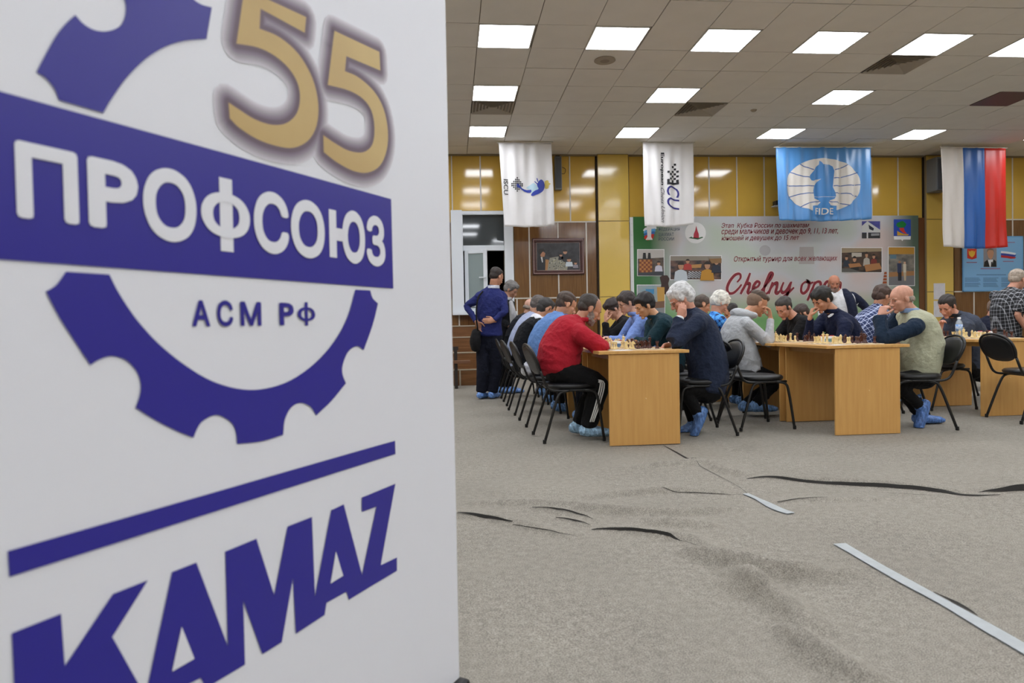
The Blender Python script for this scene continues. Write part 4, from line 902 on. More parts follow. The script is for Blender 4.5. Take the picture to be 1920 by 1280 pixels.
# loudspeakers, camera
M_spk = mat('grey_speaker', '6f7378', .45); M_spkg = mat('speaker_grille', '53575c', .7)
sp = thing('wall_speaker', 'slim grey column loudspeaker on the yellow wall right of the whale flag', 'speaker', (X_(1047), WY - .03, 3.6))
bevel(MB().box2((X_(1041), WY - .13, Z_(1047, 358)), (X_(1053.5), WY - .03, Z_(1047, 296))).build('cabinet', M_spk, sp), .008)
MB().box2((X_(1042.5), WY - .138, Z_(1047, 355)), (X_(1052), WY - .129, Z_(1047, 298.5))).build('grille', M_spkg, sp)
MB().tube([(X_(1053), WY - .03, Z_(1056, 326)), (X_(1060), WY - .04, Z_(1060, 326)), (X_(1062), WY - .04, Z_(1062, 318)), (X_(1056), WY - .03, Z_(1056, 314))], .005).build('cable', M_prb, sp)
MB().box2((X_(1043), WY - .09, Z_(1047, 296)), (X_(1051), WY - .03, Z_(1047, 293.5))).build('bracket', M_prb, sp)
sp = thing('wall_speaker', 'grey box loudspeaker partly behind the tricolour flag', 'speaker', (X_(1760), WY - .12, 3.6))
bevel(MB().box2((X_(1749, 450, 12.5), WY - .42, Z_(1757, 357, 12.4)), (X_(1775, 450, 12.5), WY - .12, Z_(1757, 294, 12.4))).build('cabinet', M_spk, sp), .015)
MB().box2((X_(1751, 450, 12.5), WY - .43, Z_(1757, 354, 12.4)), (X_(1773, 450, 12.5), WY - .419, Z_(1757, 298, 12.4))).build('grille', M_spkg, sp)
cmx = thing('wall_projector', 'small black device on a white bracket left of the sky blue flag', 'device', (X_(1452), WY - .03, Z_(1452, 388)))
bevel(MB().box2((X_(1447), WY - .2, Z_(1450, 387)), (X_(1462), WY - .05, Z_(1450, 379))).build('body', M_blk, cmx), .01)
MB().box2((X_(1446), WY - .16, Z_(1450, 389)), (X_(1462), WY - .02, Z_(1450, 387.3))).build('bracket', M_pvc, cmx)
# information board with portrait
ib = thing('information_board', 'light blue information board with a portrait, a small flag and columns of text', 'board', (X_(1857), WY - .03, 2.4))
I0, I1, K0, K1 = X_(1801), X_(1914), Z_(1857, 546), Z_(1857, 443.5)
bevel(MB().box2((I0, WY - .056, K0), (I1, WY - .033, K1)).build('panel', mat('board_blue', '7fb2dc', .35), ib), .004)
ipl = Plane2((0, WY - .0565, 0), (1, 0, 0), (0, -1, 0)); og5, s5 = (1700, 260), 4.268
I_ = lambda pts: tri_poly([ipl.px(og5[0] + x / s5, og5[1] + y / s5) for x, y in pts])
def ip(nm, pts, col, h=.001): pprint(nm, [I_(pts)], mat('ib_' + col, col, .4), h, ipl, ib)
e = MB()
for p, q in (((I0, K0), (I1, K0 + .02)), ((I0, K1 - .02), (I1, K1)), ((I0, K0), (I0 + .02, K1)), ((I1 - .02, K0), (I1, K1))): e.box2((p[0], WY - .061, p[1]), (q[0], WY - .055, q[1]))
e.build('border', mat('board_border', '6ba6d6', .35), ib)
ip('emblem', [(484, 880), (560, 880), (560, 955), (522, 966), (484, 955)], 'cf3326', .001)
ip('emblem', [(495, 893), (508, 905), (515, 892), (522, 900), (530, 892), (538, 905), (550, 893), (545, 925), (535, 940), (522, 950), (508, 940), (498, 925)], 'e0b23c', .002)
ip('portrait', [(614, 876), (720, 876), (720, 1027), (614, 1027)], '8d8a8e', .001); ip('portrait', [(616, 1024), (622, 985), (650, 965), (690, 962), (715, 980), (718, 1024)], '15161b', .002)
ip('portrait', [(648, 968), (692, 965), (684, 1024), (664, 1024)], 'e4e6ea', .0025); ip('portrait', [(676, 985), (686, 985), (688, 1024), (672, 1024)], '23232c', .003); ip('portrait', [(642, 910), (650, 886), (670, 880), (690, 888), (696, 915), (690, 945), (672, 968), (652, 948)], 'b98a6e', .003); ip('portrait', [(640, 912), (646, 884), (670, 876), (692, 884), (698, 910), (688, 892), (655, 890)], '7a6a5c', .0035)
for i, c in enumerate(('e6e8ee', '3147a0', 'b52a34')):
    ip('small_flag', [(754, 898 + i * 17), (800, 902 + i * 17), (840, 908 + i * 17), (876, 914 + i * 17), (866, 930 + i * 14), (830, 926 + i * 17), (800, 920 + i * 17), (754, 916 + i * 17)], c, .001 + i * .0006)
lines = []
for x0, x1 in ((465, 595), (612, 735), (757, 840)):
    for yy in (1112, 1121, 1130, 1139, 1154, 1163, 1172, 1181): lines.append(I_([(x0, yy), (x1 - (yy * 7 + x0) % 23, yy), (x1 - (yy * 7 + x0) % 23, yy + 3.5), (x0, yy + 3.5)]))
lines.append(I_([(558, 1086), (795, 1086), (795, 1091), (558, 1091)]))
pprint('small_print', lines, mat('ib_ink', '4a6c9a', .5), .001, ipl, ib)
pprint('captions', [I_([(478, 986), (562, 986), (562, 992), (478, 992)]), I_([(592, 1036), (748, 1036), (748, 1042), (592, 1042)]), I_([(770, 978), (856, 978), (856, 984), (770, 984)]), I_([(800, 826), (865, 826), (865, 831), (800, 831)])], mat('ib_inkr', 'a05a7a', .5), .001, ipl, ib)
for (x0, y0, x1, y1), lb in (((1750.5, 531, 1772, 561), 'upper white paper sheet pinned to the yellow pillar'), ((1750.5, 564, 1770, 594), 'lower white paper sheet pinned to the yellow pillar')):
    Yp = WY - .115; p, q = U(x0, y0, Yp), U(x1, y1, Yp)
    o = MB().box2((p[0], Yp - .003, q[2]), (q[0], Yp, p[2])).build('paper_sheet', mat('paper_wall', 'd3d1d6', .7, var=.05, vscale=12)); tag(o, lb, 'paper', 'papers pinned to the yellow pillar')

# ================================================================== BANNER in the foreground
ban_a = np.array([math.sin(math.radians(30.33)), math.cos(math.radians(30.33)), 0.0]); ban_n = np.array([ban_a[1], -ban_a[0], 0.0])
_e = G(861, 1266, .075); bp = Plane2((_e[0], _e[1], 0), ban_a, ban_n)         # u = 0 at the right edge, negative leftwards
bt = thing('exhibition_banner', 'large white upright banner with a blue cogwheel, gold numerals and blue lettering in the foreground', 'banner', tuple(np.array([_e[0], _e[1], 0]) - ban_a * .65))
M_ban = mat('banner_vinyl', 'e4e6ee', .38, var=.0, bump=.0); M_pb = mat('banner_blue', '2a2590', .33); M_gold = mat('banner_gold', 'c9ae72', .38, col2='bda068', vscale=5); M_gsh = mat('gold_shadow', '6b5462', .5)
BW_, BH = 1.33, 2.12
def bbox(u0, u1, z0, z1, h0, h1):
    V = [bp.at(u, z, h) for u in (u0, u1) for h in (h0, h1) for z in (z0, z1)]; return V, [(0, 1, 3, 2), (4, 6, 7, 5), (0, 4, 5, 1), (2, 3, 7, 6), (0, 2, 6, 4), (1, 5, 7, 3)]
nb = 60; V = []; F = []
for i in range(nb + 1):
    for j in range(41):
        u = -BW_ * i / nb; z = .07 + (BH - .07) * j / 40
        V.append(bp.at(u, z, .0012 * math.sin(u * 7 + z * 2) * math.sin(z * 3.1)))
for i in range(nb):
    for j in range(40): F.append((i * 41 + j, i * 41 + j + 1, (i + 1) * 41 + j + 1, (i + 1) * 41 + j))
o = MB().add(V, F).build('sheet', M_ban, bt, smooth=True)
bv, bf = bbox(-BW_, 0, .07, BH, -.006, -.004); MB().add(bv, bf).build('backing', mat('banner_back', '9a9aa0', .6), bt)
bv, bf = bbox(-BW_ - .02, .012, .006, .07, -.09, .03); bevel(MB().add(bv, bf).build('base_cassette', mat('dark_aluminium', '1c1c1f', .35, metal=.6), bt), .012)
bv, bf = bbox(-BW_, 0, BH, BH + .03, -.012, .008); bevel(MB().add(bv, bf).build('top_rail', mat('aluminium', '9c9ea2', .35, metal=.8), bt), .005)
MB().tube([bp.at(-BW_ / 2, .07, -.05), bp.at(-BW_ / 2, BH, -.015)], .012, sub=1).build('support_pole', mat('aluminium', '9c9ea2', .35, metal=.8), bt)
MB().tube([bp.at(-.03, 0, 0) * 0 + bp.at(.004, 1.85, -.02), bp.at(.012, 1.815, -.02), bp.at(.0165, 1.80, -.02), bp.at(.013, 1.79, -.02), bp.at(-.005, 1.79, -.02)], .0028).build('corner_hook', mat('hook_plastic', 'b9b5aa', .4), bt)
B1 = lambda pts, o=(0, 0), s=2.207: [bp.px(o[0] + x / s, o[1] + y / s) for x, y in pts]
def bprint(name, items, m, h):                      # print, tessellated so it follows the sheet
    mb = MB()
    for V, Fc in items:
        mb.add([bp.at(q[0], q[1], h + (q[2] if len(q) > 2 else 0) + .0012 * math.sin(q[0] * 7 + q[1] * 2) * math.sin(q[1] * 3.1)) for q in np.asarray(V)], Fc)
    return mb.build(name, m, bt)
def fine(pts, sm=0):
    P = smooth_corners(pts) if len(pts) > 20 else np.array(pts); V, Fc = tri_poly(P); lo, hi = V.min(0), V.max(0)
    return bisect_cols(V, Fc, lo[0], hi[0], max(2, int((hi[0] - lo[0]) / .06)), lo[1], hi[1], max(2, int((hi[1] - lo[1]) / .06)))
def fine_s(pts):
    V, Fc = tri_poly(np.array(pts)); lo, hi = V.min(0), V.max(0)
    return bisect_cols(V, Fc, lo[0], hi[0], max(2, int((hi[0] - lo[0]) / .06)), lo[1], hi[1], max(2, int((hi[1] - lo[1]) / .06)))
tl, tr, br, bl = B1([(0, 379), (1617, 823), (1622, 1193), (0, 1075)])
k1 = (tl[1] + tr[1]) / 2; 
bprint('blue_band', [fine([(tl[0] - .05, k1), (tr[0], k1), (tr[0], (bl[1] + br[1]) / 2), (tl[0] - .05, (bl[1] + br[1]) / 2)])], M_pb, .0015)
gear_up = [(310, 62), (345, 100), (390, 125), (440, 130), (490, 112), (513, 75), (518, 25), (505, -30), (600, -75), (720, -90), (770, -60), (790, -10), (825, 18), (872, 32), (850, 162), (760, 170), (680, 195), (600, 245), (520, 325), (460, 410), (425, 468), (242, 415), (225, 370), (190, 325), (150, 300), (180, 240), (230, 150), (270, 100)]
gear_lo = [(270, 20), (450, 32), (490, 110), (560, 215), (650, 315), (760, 405), (880, 475), (1000, 507), (1100, 503), (1200, 470), (1300, 400), (1380, 310), (1435, 210), (1468, 95), (1530, 98), (1540, 130), (1562, 152), (1540, 240), (1503, 345), (1475, 328), (1440, 350), (1418, 400), (1415, 440), (1430, 482), (1370, 555), (1307, 615), (1285, 580), (1245, 563), (1205, 580), (1178, 630), (1170, 695), (1080, 722), (978, 733), (975, 690), (955, 645), (895, 613), (840, 635), (815, 665), (797, 707), (730, 680), (640, 635), (557, 583), (575, 530), (578, 480), (560, 430), (515, 385), (455, 370), (405, 385), (370, 407), (300, 300), (240, 205), (187, 103), (225, 80), (250, 50)]
bprint('cogwheel', [fine(B1(gear_up))], M_pb, .0015); bprint('cogwheel', [fine(B1(gear_lo, (0, 500)))], M_pb, .0015)
five1 = [(1005, -45), (1262, 72), (1256, 137), (1072, 38), (1068, 120), (1150, 155), (1230, 225), (1288, 325), (1312, 430), (1305, 520), (1270, 582), (1210, 612), (1140, 605), (1060, 577), (985, 530), (945, 490), (940, 425), (985, 455), (1050, 495), (1120, 517), (1180, 510), (1222, 470), (1236, 410), (1226, 345), (1190, 285), (1130, 232), (1060, 198), (972, 182)]
five2 = [(1380, 128), (1568, 215), (1572, 292), (1430, 233), (1424, 295), (1480, 320), (1545, 378), (1585, 450), (1603, 540), (1598, 620), (1570, 685), (1520, 714), (1460, 708), (1390, 672), (1335, 630), (1333, 560), (1380, 592), (1440, 624), (1500, 630), (1538, 598), (1547, 530), (1535, 460), (1500, 410), (1440, 375), (1352, 352)]
def shadow(pts, w):
    P = smooth_corners(B1(pts), 3); P = np.vstack([P, P[:1]]); out = []
    for i in range(len(P) - 1):
        out.append(ribbon([P[i], P[i + 1]], w)); out.append(tri_poly([P[i] + np.array([math.cos(a), math.sin(a)]) * w / 2 for a in np.linspace(0, 2 * math.pi, 12, endpoint=False)]))
    return out
for lv, (wd, cl) in enumerate(((.058, 'd3d0d8'), (.051, 'c3bec8'), (.044, 'b1aab4'), (.037, 'a099a4'), (.030, '8f8592'), (.023, '7d7080'), (.016, '6d5c6a'))):
    for fpts in (five1, five2): bprint('numeral_shadow', shadow(fpts, wd), mat('gold_shadow_%d' % lv, cl, .45), .0010 + lv * .00015)
bprint('gold_numeral', [fine(B1(five1))], M_gold, .0022); bprint('gold_numeral', [fine(B1(five2))], M_gold, .0022)
zt = np.mean([bp.px(70 / 2.207, 582 / 2.207)[1], bp.px(315 / 2.207, 632 / 2.207)[1]]); zb = np.mean([bp.px(75 / 2.207, 902 / 2.207)[1], bp.px(325 / 2.207, 930 / 2.207)[1]])
for ch, x0, x1 in (('П', 66, 325), ('Р', 363, 572), ('О', 590, 810), ('Ф', 828, 1030), ('С', 1045, 1190), ('О', 1198, 1338), ('Ю', 1357, 1505), ('З', 1510, 1588)):
    u0, u1 = bp.px(x0 / 2.207, 420)[0], bp.px(x1 / 2.207, 420)[0]; ex = .012 if ch in 'ОСЮЗ' else (.022 if ch == 'Ф' else 0)
    if ch == 'Ф':
        hh = zt - zb; um = (u0 + u1) / 2
        bprint('lettering', [fit_text('О', u0, u1, zb + hh * .10, zt - hh * .12, bold=.04), tri_poly([(um - .0125, zb - .012), (um + .0125, zb - .012), (um + .0125, zt + .012), (um - .0125, zt + .012)])], M_ban, .0024)
    elif ch == 'Ю':
        w_ = u1 - u0; hm = (zt + zb) / 2; q_ = lambda a, b, c, d: tri_poly([(a, c), (b, c), (b, d), (a, d)])
        bprint('lettering', [q_(u0, u0 + w_ * .19, zb, zt), q_(u0 + w_ * .15, u0 + w_ * .42, hm - .012, hm + .012), fit_text('О', u0 + w_ * .34, u1, zb - ex * .6, zt + ex * .6, bold=.045)], M_ban, .0024)
    else: bprint('lettering', [fit_text({'Р': 'P'}.get(ch, ch), u0, u1, zb - ex * .6, zt + ex * .6, bold=.036)], M_ban, .0024)
for ch, x0, x1, y0, y1 in (('А', 789, 868, 137, 247), ('С', 893, 963, 138, 247), ('М', 990, 1080, 143, 244), ('Р', 1152, 1215, 148, 242), ('Ф', 1227, 1303, 145, 243)):
    p, q = bp.px(x0 / 2.207, 500 + y0 / 2.207), bp.px(x1 / 2.207, 500 + y1 / 2.207); bprint('small_lettering', [fit_text({'Р': 'P'}.get(ch, ch), p[0], q[0], q[1], p[1], bold=.03)] if ch != 'Ф' else [fit_text('О', p[0], q[0], q[1] + .008, p[1] - .009, bold=.03), tri_poly([((p[0] + q[0]) / 2 - .004, q[1]), ((p[0] + q[0]) / 2 + .004, q[1]), ((p[0] + q[0]) / 2 + .004, p[1]), ((p[0] + q[0]) / 2 - .004, p[1])])], M_pb, .0015)
bprint('slanted_line', [fine(B1([(28, 513), (1633, 57), (1635, 112), (35, 620)], (0, 800)))], M_pb, .0015)
bprint('truck_lettering', [fine_s(B1([(45, 852), (248, 772), (264, 988), (462, 690), (607, 633), (460, 868), (640, 1190), (430, 1290), (300, 1090), (290, 1340), (72, 1430)], (0, 800)))], M_pb, .0015)
bprint('truck_lettering', [fine_s(B1([(707, 600), (808, 560), (938, 905), (928, 515), (1058, 462), (1132, 695), (1188, 412), (1290, 372), (1302, 700), (1370, 345), (1422, 320), (1498, 612), (1557, 330), (1497, 352), (1497, 292), (1635, 235), (1575, 572), (1642, 540), (1642, 595), (1443, 715), (1433, 682), (1350, 728), (1342, 778), (1222, 855), (1210, 625), (1163, 890), (1082, 940), (1003, 720), (1010, 982), (850, 1078), (825, 1037), (685, 1108), (668, 1190), (568, 1240), (608, 1060)], (0, 800)))], M_pb, .0015)
bprint('letter_counter', [tri_poly(B1([(745, 825), (798, 957), (705, 1010)], (0, 800)))], M_ban, .0024); bprint('letter_counter', [tri_poly(B1([(1388, 515), (1418, 615), (1365, 648)], (0, 800)))], M_ban, .0024)
# ================================================================== PEOPLE
def remesh(mb, vox, name, iters=3, fac=.6, adapt=0.0, dec=1.0):
    me = bpy.data.meshes.new('tmp'); me.from_pydata(np.vstack(mb.v).tolist(), [], mb.f); me.update()
    o = bpy.data.objects.new('tmp', me); COL.objects.link(o)
    md = o.modifiers.new('r', 'REMESH'); md.mode = 'VOXEL'; md.voxel_size = vox; md.adaptivity = adapt
    if iters: s_ = o.modifiers.new('s', 'SMOOTH'); s_.factor = fac; s_.iterations = iters
    if dec < 1: d_ = o.modifiers.new('d', 'DECIMATE'); d_.ratio = dec
    dg = bpy.context.evaluated_depsgraph_get(); out = bpy.data.meshes.new_from_object(o.evaluated_get(dg)); out.name = name
    bpy.data.objects.remove(o); bpy.data.meshes.remove(me); return out
def get_v(me):
    a = np.empty(len(me.vertices) * 3); me.vertices.foreach_get('co', a); return a.reshape(-1, 3)
def get_n(me):
    a = np.empty(len(me.vertices) * 3); me.vertex_normals.foreach_get('vector', a); return a.reshape(-1, 3)
def set_v(me, v): me.vertices.foreach_set('co', v.ravel()); me.update()
def wav(P, seed, f, n=5):
    r = np.random.RandomState(seed); o = 0
    for i in range(n):
        d = r.normal(size=3); d /= np.linalg.norm(d); k = f * r.uniform(.7, 1.6); d2 = r.normal(size=3) * f * .35
        o = o + np.sin(P @ (d * k) + r.uniform(0, 6) + 1.3 * np.sin(P @ d2 + r.uniform(0, 6)))
    return o / n
def folds(me, seed, amp=.006, f=27):
    V, N = get_v(me), get_n(me); w = wav(V, seed, f, 3); r = 1 - np.abs(w) * 1.8; lo = wav(V, seed + 9, f * .3, 3)
    V = V + N * ((np.clip(r, -.6, 1) ** 3 * amp * np.clip(.5 + lo, .1, 1.3)) + lo * amp * .6)[:, None]; set_v(me, V)
def put(me, name, mats, parent):
    V = get_v(me) - ORG[parent.name]; set_v(me, V); o = bpy.data.objects.new(name, me); COL.objects.link(o); o.parent = parent; ORG[o.name] = ORG[parent.name]
    me.materials.clear()
    for m in (mats if isinstance(mats, list) else [mats]): me.materials.append(m)
    me.polygons.foreach_set('use_smooth', [True] * len(me.polygons)); me.name = name; return o
def nrm(v): v = np.asarray(v, float); return v / max(np.linalg.norm(v), 1e-9)
def skin(tone): return mat('skin_' + tone, tone, .5, var=.07, vscale=22, bump=.08, bscale=150, bdist=.003)
def cloth(name, col, rough=.85, **k): return mat(name, col, rough, var=.07, vscale=9, bump=.55, bscale=20, bdist=.035, sheen=.02, spec=.25, **k)

def head_frame(yaw, pitch, roll=0):
    """yaw: heading in degrees from +X, counter-clockwise; pitch: degrees down; roll: tilt"""
    y, p, r = math.radians(yaw), math.radians(pitch), math.radians(roll)
    f = np.array([math.cos(y) * math.cos(p), math.sin(y) * math.cos(p), -math.sin(p)]); l = np.array([-math.sin(y), math.cos(y), 0.0]); u = np.cross(f, l)
    l2 = l * math.cos(r) + u * math.sin(r); u2 = np.cross(f, l2); return np.stack([f, l2, u2], 1)
def head_parts(mb, C, R, k=1.0, beardy=0):
    def E(c, r, rr=None):
        Q = R if rr is None else R @ rr
        mb.ell(C + R @ (np.array(c) * k), np.array(r) * k, Q, 18, 12)
    E((-.014, 0, .035), (.097, .077, .084)); E((.028, 0, .028), (.064, .063, .064)); E((.034, 0, -.028), (.056, .058, .074)); E((.030, 0, -.070), (.052, .049, .038))
    E((.072, 0, -.100), (.019, .023, .016)); E((-.005, 0, -.05), (.062, .058, .05))
    for s in (-1, 1):
        E((.058, s * .037, -.022), (.026, .021, .024)); E((.074, s * .024, .016), (.016, .026, .009)); E((-.004, s * .077, -.006), (.019, .007, .032), _rx(s * .12)); E((.004, s * .079, -.002), (.007, .010, .022))
        E((.101, s * .012, -.038), (.011, .009, .008)); E((.066, s * .031, .0045), (.0145, .0165, .007)); E((.064, s * .031, -.010), (.014, .016, .006))
    mb.loft([C + R @ (np.array(p) * k) for p in ((.088, 0, .012), (.096, 0, -.010), (.110, 0, -.030), (.106, 0, -.040))], [np.array(r) * k for r in ((.010, .009), (.011, .009), (.012, .011), (.009, .012))], R[:, 1], 10)
    E((.083, 0, -.063), (.012, .023, .0065)); E((.081, 0, -.073), (.013, .020, .007)); E((.076, 0, -.052), (.015, .026, .012))
def hand_parts(mb, W, d, pal, curl=.5, k=1.0, spread=.0):
    """W wrist, d towards the fingers, pal: side the palm faces"""
    d = nrm(d); pal = nrm(np.asarray(pal, float) - d * np.dot(pal, d)); s = np.cross(d, pal)
    mb.loft([W - d * .03, W + d * .01, W + d * .05 * k, W + d * .088 * k], [(.020, .026), (.018, .029), (.015, .040), (.012, .041)], s, 12)
    L = (.070, .080, .076, .060)
    for i in range(4):
        o = (-.030 + .020 * i) * k; p = W + d * (.080 - .005 * abs(i - 1.3)) * k + s * o; dd = nrm(d + s * spread * (i - 1.5)); a = 0.12; pts = [p]; 
        for seg, c in ((.45, .55), (.32, .9), (.25, .7)):
            a += curl * c; q = dd * math.cos(a) + pal * math.sin(a); pts.append(pts[-1] + q * L[i] * seg * k)
        mb.loft(pts, [.0092, .0088, .0080, .0068], s, 8, 2)
    b = W + d * .022 * k - s * .026 * k; t1 = nrm(d * .55 - s * .6 + pal * .45); t2 = nrm(d * .85 - s * .1 + pal * .55)
    mb.loft([b, b + t1 * .036 * k, b + t1 * .036 * k + t2 * .032 * k, b + t1 * .036 * k + t2 * .058 * k], [.014, .0115, .0098, .0075], s, 8, 2)

HAIRS = {}
def hair_obj(C, R, k, style, col, t, seed, vox):
    mb = MB()
    def E(c, r): mb.ell(C + R @ (np.array(c) * k), np.array(r) * k, R, 20, 14)
    name = 'hair'
    if style == 'bald':                         # a fringe round the back and the sides
        for a in np.linspace(-1.6, 1.6, 15):
            E((-.020 - .080 * math.cos(a), .0655 * math.sin(a), -.006 - .016 * math.cos(a)), (.013, .013, .026))
        amp = .0012
    elif style in ('short', 'thin'):
        E((-.022, 0, .044), (.099, .0815, .085)); E((-.045, 0, .0), (.069, .069, .066)); E((.004, 0, .072), (.072, .064, .050)); amp = .0045
        for s in (-1, 1): E((.012, s * .064, .018), (.018, .014, .036))
    elif style == 'receding':
        E((-.030, 0, .042), (.092, .0815, .084)); E((-.048, 0, .0), (.066, .069, .064)); amp = .003
        for s in (-1, 1): E((.008, s * .066, .016), (.018, .012, .034))
    elif style == 'full':
        E((-.018, 0, .050), (.104, .087, .090)); E((-.046, 0, .0), (.072, .074, .070)); E((.032, 0, .082), (.058, .066, .040)); E((.052, 0, .072), (.040, .058, .030)); amp = .006
        for s in (-1, 1): E((.014, s * .068, .022), (.02, .015, .040))
    elif style == 'quiff':
        E((-.012, 0, .072), (.092, .074, .064)); E((.045, 0, .082), (.050, .058, .036)); amp = .006
    elif style == 'fluffy':
        E((-.022, 0, .052), (.112, .094, .094)); E((-.052, 0, .002), (.080, .082, .080)); E((.040, 0, .088), (.050, .062, .034)); amp = .007
        for s in (-1, 1): E((.006, s * .078, .020), (.028, .018, .044))
    me = remesh(mb, vox, name, 2, .5); V, N = get_v(me), get_n(me)
    L = (V - C) @ R; w = wav(np.column_stack([L[:, 0] * .25, L[:, 1], L[:, 2] * .35]), seed, 190, 4) + .8 * wav(L, seed + 3, 60, 3)
    set_v(me, V + N * (w * amp * k)[:, None])
    m = mat('hair_' + col, col, .62, var=.28, vscale=70, stretch=(.4, 1, .6), bump=.6, bscale=260, bdist=.004)
    return put(me, name, m, t)

def person(label, Y, head, neck, spine, top, yaw=0, hp=25, hy=0, hr=0, k=1.0, skin_t='c08a6c', hair=('short', '3a2d25'), sh=.185, arms=(), legs=None, hip_w=.09,
           trouser=('trouser_black', '0b0b0d'), sleeve=(.062, .052, .043, .034), sleeve_end=(1, 1), shN=None, shF=None, beard=None, glasses=None, cover='6c9ad4',
           shoes=True, vox=.0052, seat=True, far=False, collar=None, fold=.010, shoe_dir=None, ground=True, hem=None, sock=None, leg_r=(.085, .062, .050), cuff=None, curl=(.5, .5), handd=(None, None), handp=(None, None), vest=None, jac=None, lab_hair=None):
    """joints are (x, y, dy): a point of the photograph at depth Y + dy. spine: from the seat up, (x, y, half-depth, half-width[, dy])"""
    J = lambda p: U(p[0], p[1], Y + (p[2] if len(p) > 2 else 0))
    yr = math.radians(yaw); F = np.array([math.cos(yr), math.sin(yr), 0]); Lf = np.array([-math.sin(yr), math.cos(yr), 0])
    nearS = -1 if Lf[1] > 0 else 1                  # which side is nearer the camera
    if abs(Lf[1]) < .3: nearS = 1 if Lf[0] < 0 else -1
    Sp = [J((s[0], s[1], s[4] if len(s) > 4 else 0)) for s in spine]; rad = [(s[2], s[3]) for s in spine]
    C = J(head); Nk = J(neck); Rh = head_frame(yaw + hy, hp, hr); base = Sp[0]
    t = thing('person', label, 'person', (base[0], base[1], 0 if ground else 0))
    # arms
    A = []
    S0 = Nk * .55 + Sp[-1] * .45 - np.array([0, 0, .035])
    for i in range(2):
        sd = nearS if i == 0 else -nearS
        S = J(shN) if (i == 0 and shN) else (J(shF) if (i == 1 and shF) else S0 + Lf * sd * sh)
        if i < len(arms) and arms[i]: e, w = J(arms[i][0]), J(arms[i][1])
        else: e = S + F * .16 - np.array([0, 0, .22]) + Lf * sd * .03; w = e + F * .2 - Lf * sd * .1 + np.array([0, 0, .02])
        A.append((S, e, w, sd))
    # legs
    Lg = []
    for i in range(2):
        sd = nearS if i == 0 else -nearS; H = base + Lf * sd * hip_w
        if legs and i < len(legs) and legs[i]: kn, an = J(legs[i][0]), J(legs[i][1])
        elif seat: kn = H + F * .40; kn[2] = .50; an = kn - F * .04; an[2] = .10
        else: kn = H * .5 + np.array([H[0], H[1], 0]) * .5; kn[2] = .5; an = np.array([H[0], H[1], .09])
        if ground: an[2] = max(an[2], .085)
        Lg.append((H, kn, an, sd))
    # body: one surface
    mb = MB(); head_parts(mb, C, Rh, k); nb = C + Rh @ np.array([-.022, 0, -.055]) * k
    mb.loft([nb, nb * .5 + Nk * .5 + Rh[:, 0] * -.004, Nk, Sp[-1]], [(.053, .052), (.051, .053), (.060, .064), (.07, .11)], Lf, 14)
    mb.loft(Sp + [Nk], [(r[0] * .62, r[1] * .62) for r in rad] + [(.05, .06)], Lf, 12, 2)
    for i, (S, e, w, sd) in enumerate(A):
        mb.loft([S * .8 + Sp[-1] * .2, S, (S + e) / 2, e, (e * .6 + w * .4), w], [.045, .042, .038, .035, .034, .025], F, 10, 2)
        hd = handd[i] if handd[i] is not None else w - e; pl = handp[i] if handp[i] is not None else (-Lf * sd * .6 - np.array([0, 0, .8]))
        hand_parts(mb, w, hd, pl, curl[i], 1.0)
    if legs is None or len(legs):
        for H, kn, an, sd in Lg: mb.loft([H, kn, an], [.05, .045, .036], Lf, 10, 2)
    me = remesh(mb, vox, 'body', 2, .5, dec=.33); sk = skin(skin_t); body = put(me, 'body', sk, t)
    X = lambda p: C + Rh @ (np.array(p) * k)
    dk = mat('brow_' + hair[1], hair[1] if hair[0] not in ('bald', 'none') else '8a7566', .7); lid = mat('eye_dark', '1d1512', .2); lip = mat('lip_rose', 'a5625a', .5); ew = mat('eye_white', 'd9d2c8', .25)
    for s in (-1, 1):
        MB().loft([X((.0895, s * .012, .017)), X((.0915, s * .026, .0225)), X((.079, s * .043, .017))], [(.0035, .003), (.004, .0035), (.002, .002)], Rh[:, 0], 6, 3).build('eyebrow', dk, t, True)
        e_ = MB().ell(X((.0705, s * .031, -.003)), np.array((.0115, .0125, .0055)) * k, Rh, 10, 8).build('eye', ew, t, True)
        MB().ell(X((.0795, s * .031, -.0032)), np.array((.0035, .0052, .0046)) * k, Rh, 8, 6).build('iris', lid, e_, True)
        MB().loft([X((.081, s * .019, .001)), X((.0845, s * .031, .0032)), X((.078, s * .044, -.0005))], [.0016 * k] * 3, Rh[:, 0], 5, 2).build('lash_line', lid, t, True)
    MB().loft([X((.084, -.02, -.068)), X((.0955, 0, -.0675)), X((.084, .02, -.068))], [(.004, .0045), (.0075, .0055), (.004, .0045)], (0, 0, 1), 8, 3).build('lips', lip, t, True)
    if hair[0] != 'none': hair_obj(C, Rh, k, hair[0], hair[1], t, int(abs(C[0]) * 977) % 1000, vox)
    if hair[0] == 'quiff' or lab_hair:          # shaved sides
        m2 = MB(); m2.ell(X((-.028, 0, .030)), np.array((.0925, .0795, .079)) * k, Rh, 20, 14); m2.ell(X((-.05, 0, -.004)), np.array((.060, .066, .055)) * k, Rh, 16, 12)
        put(remesh(m2, vox, 'hair', 2), 'shaved_hair', mat('shaved_' + hair[1], '7d6656', .8, var=.1, vscale=80), t)
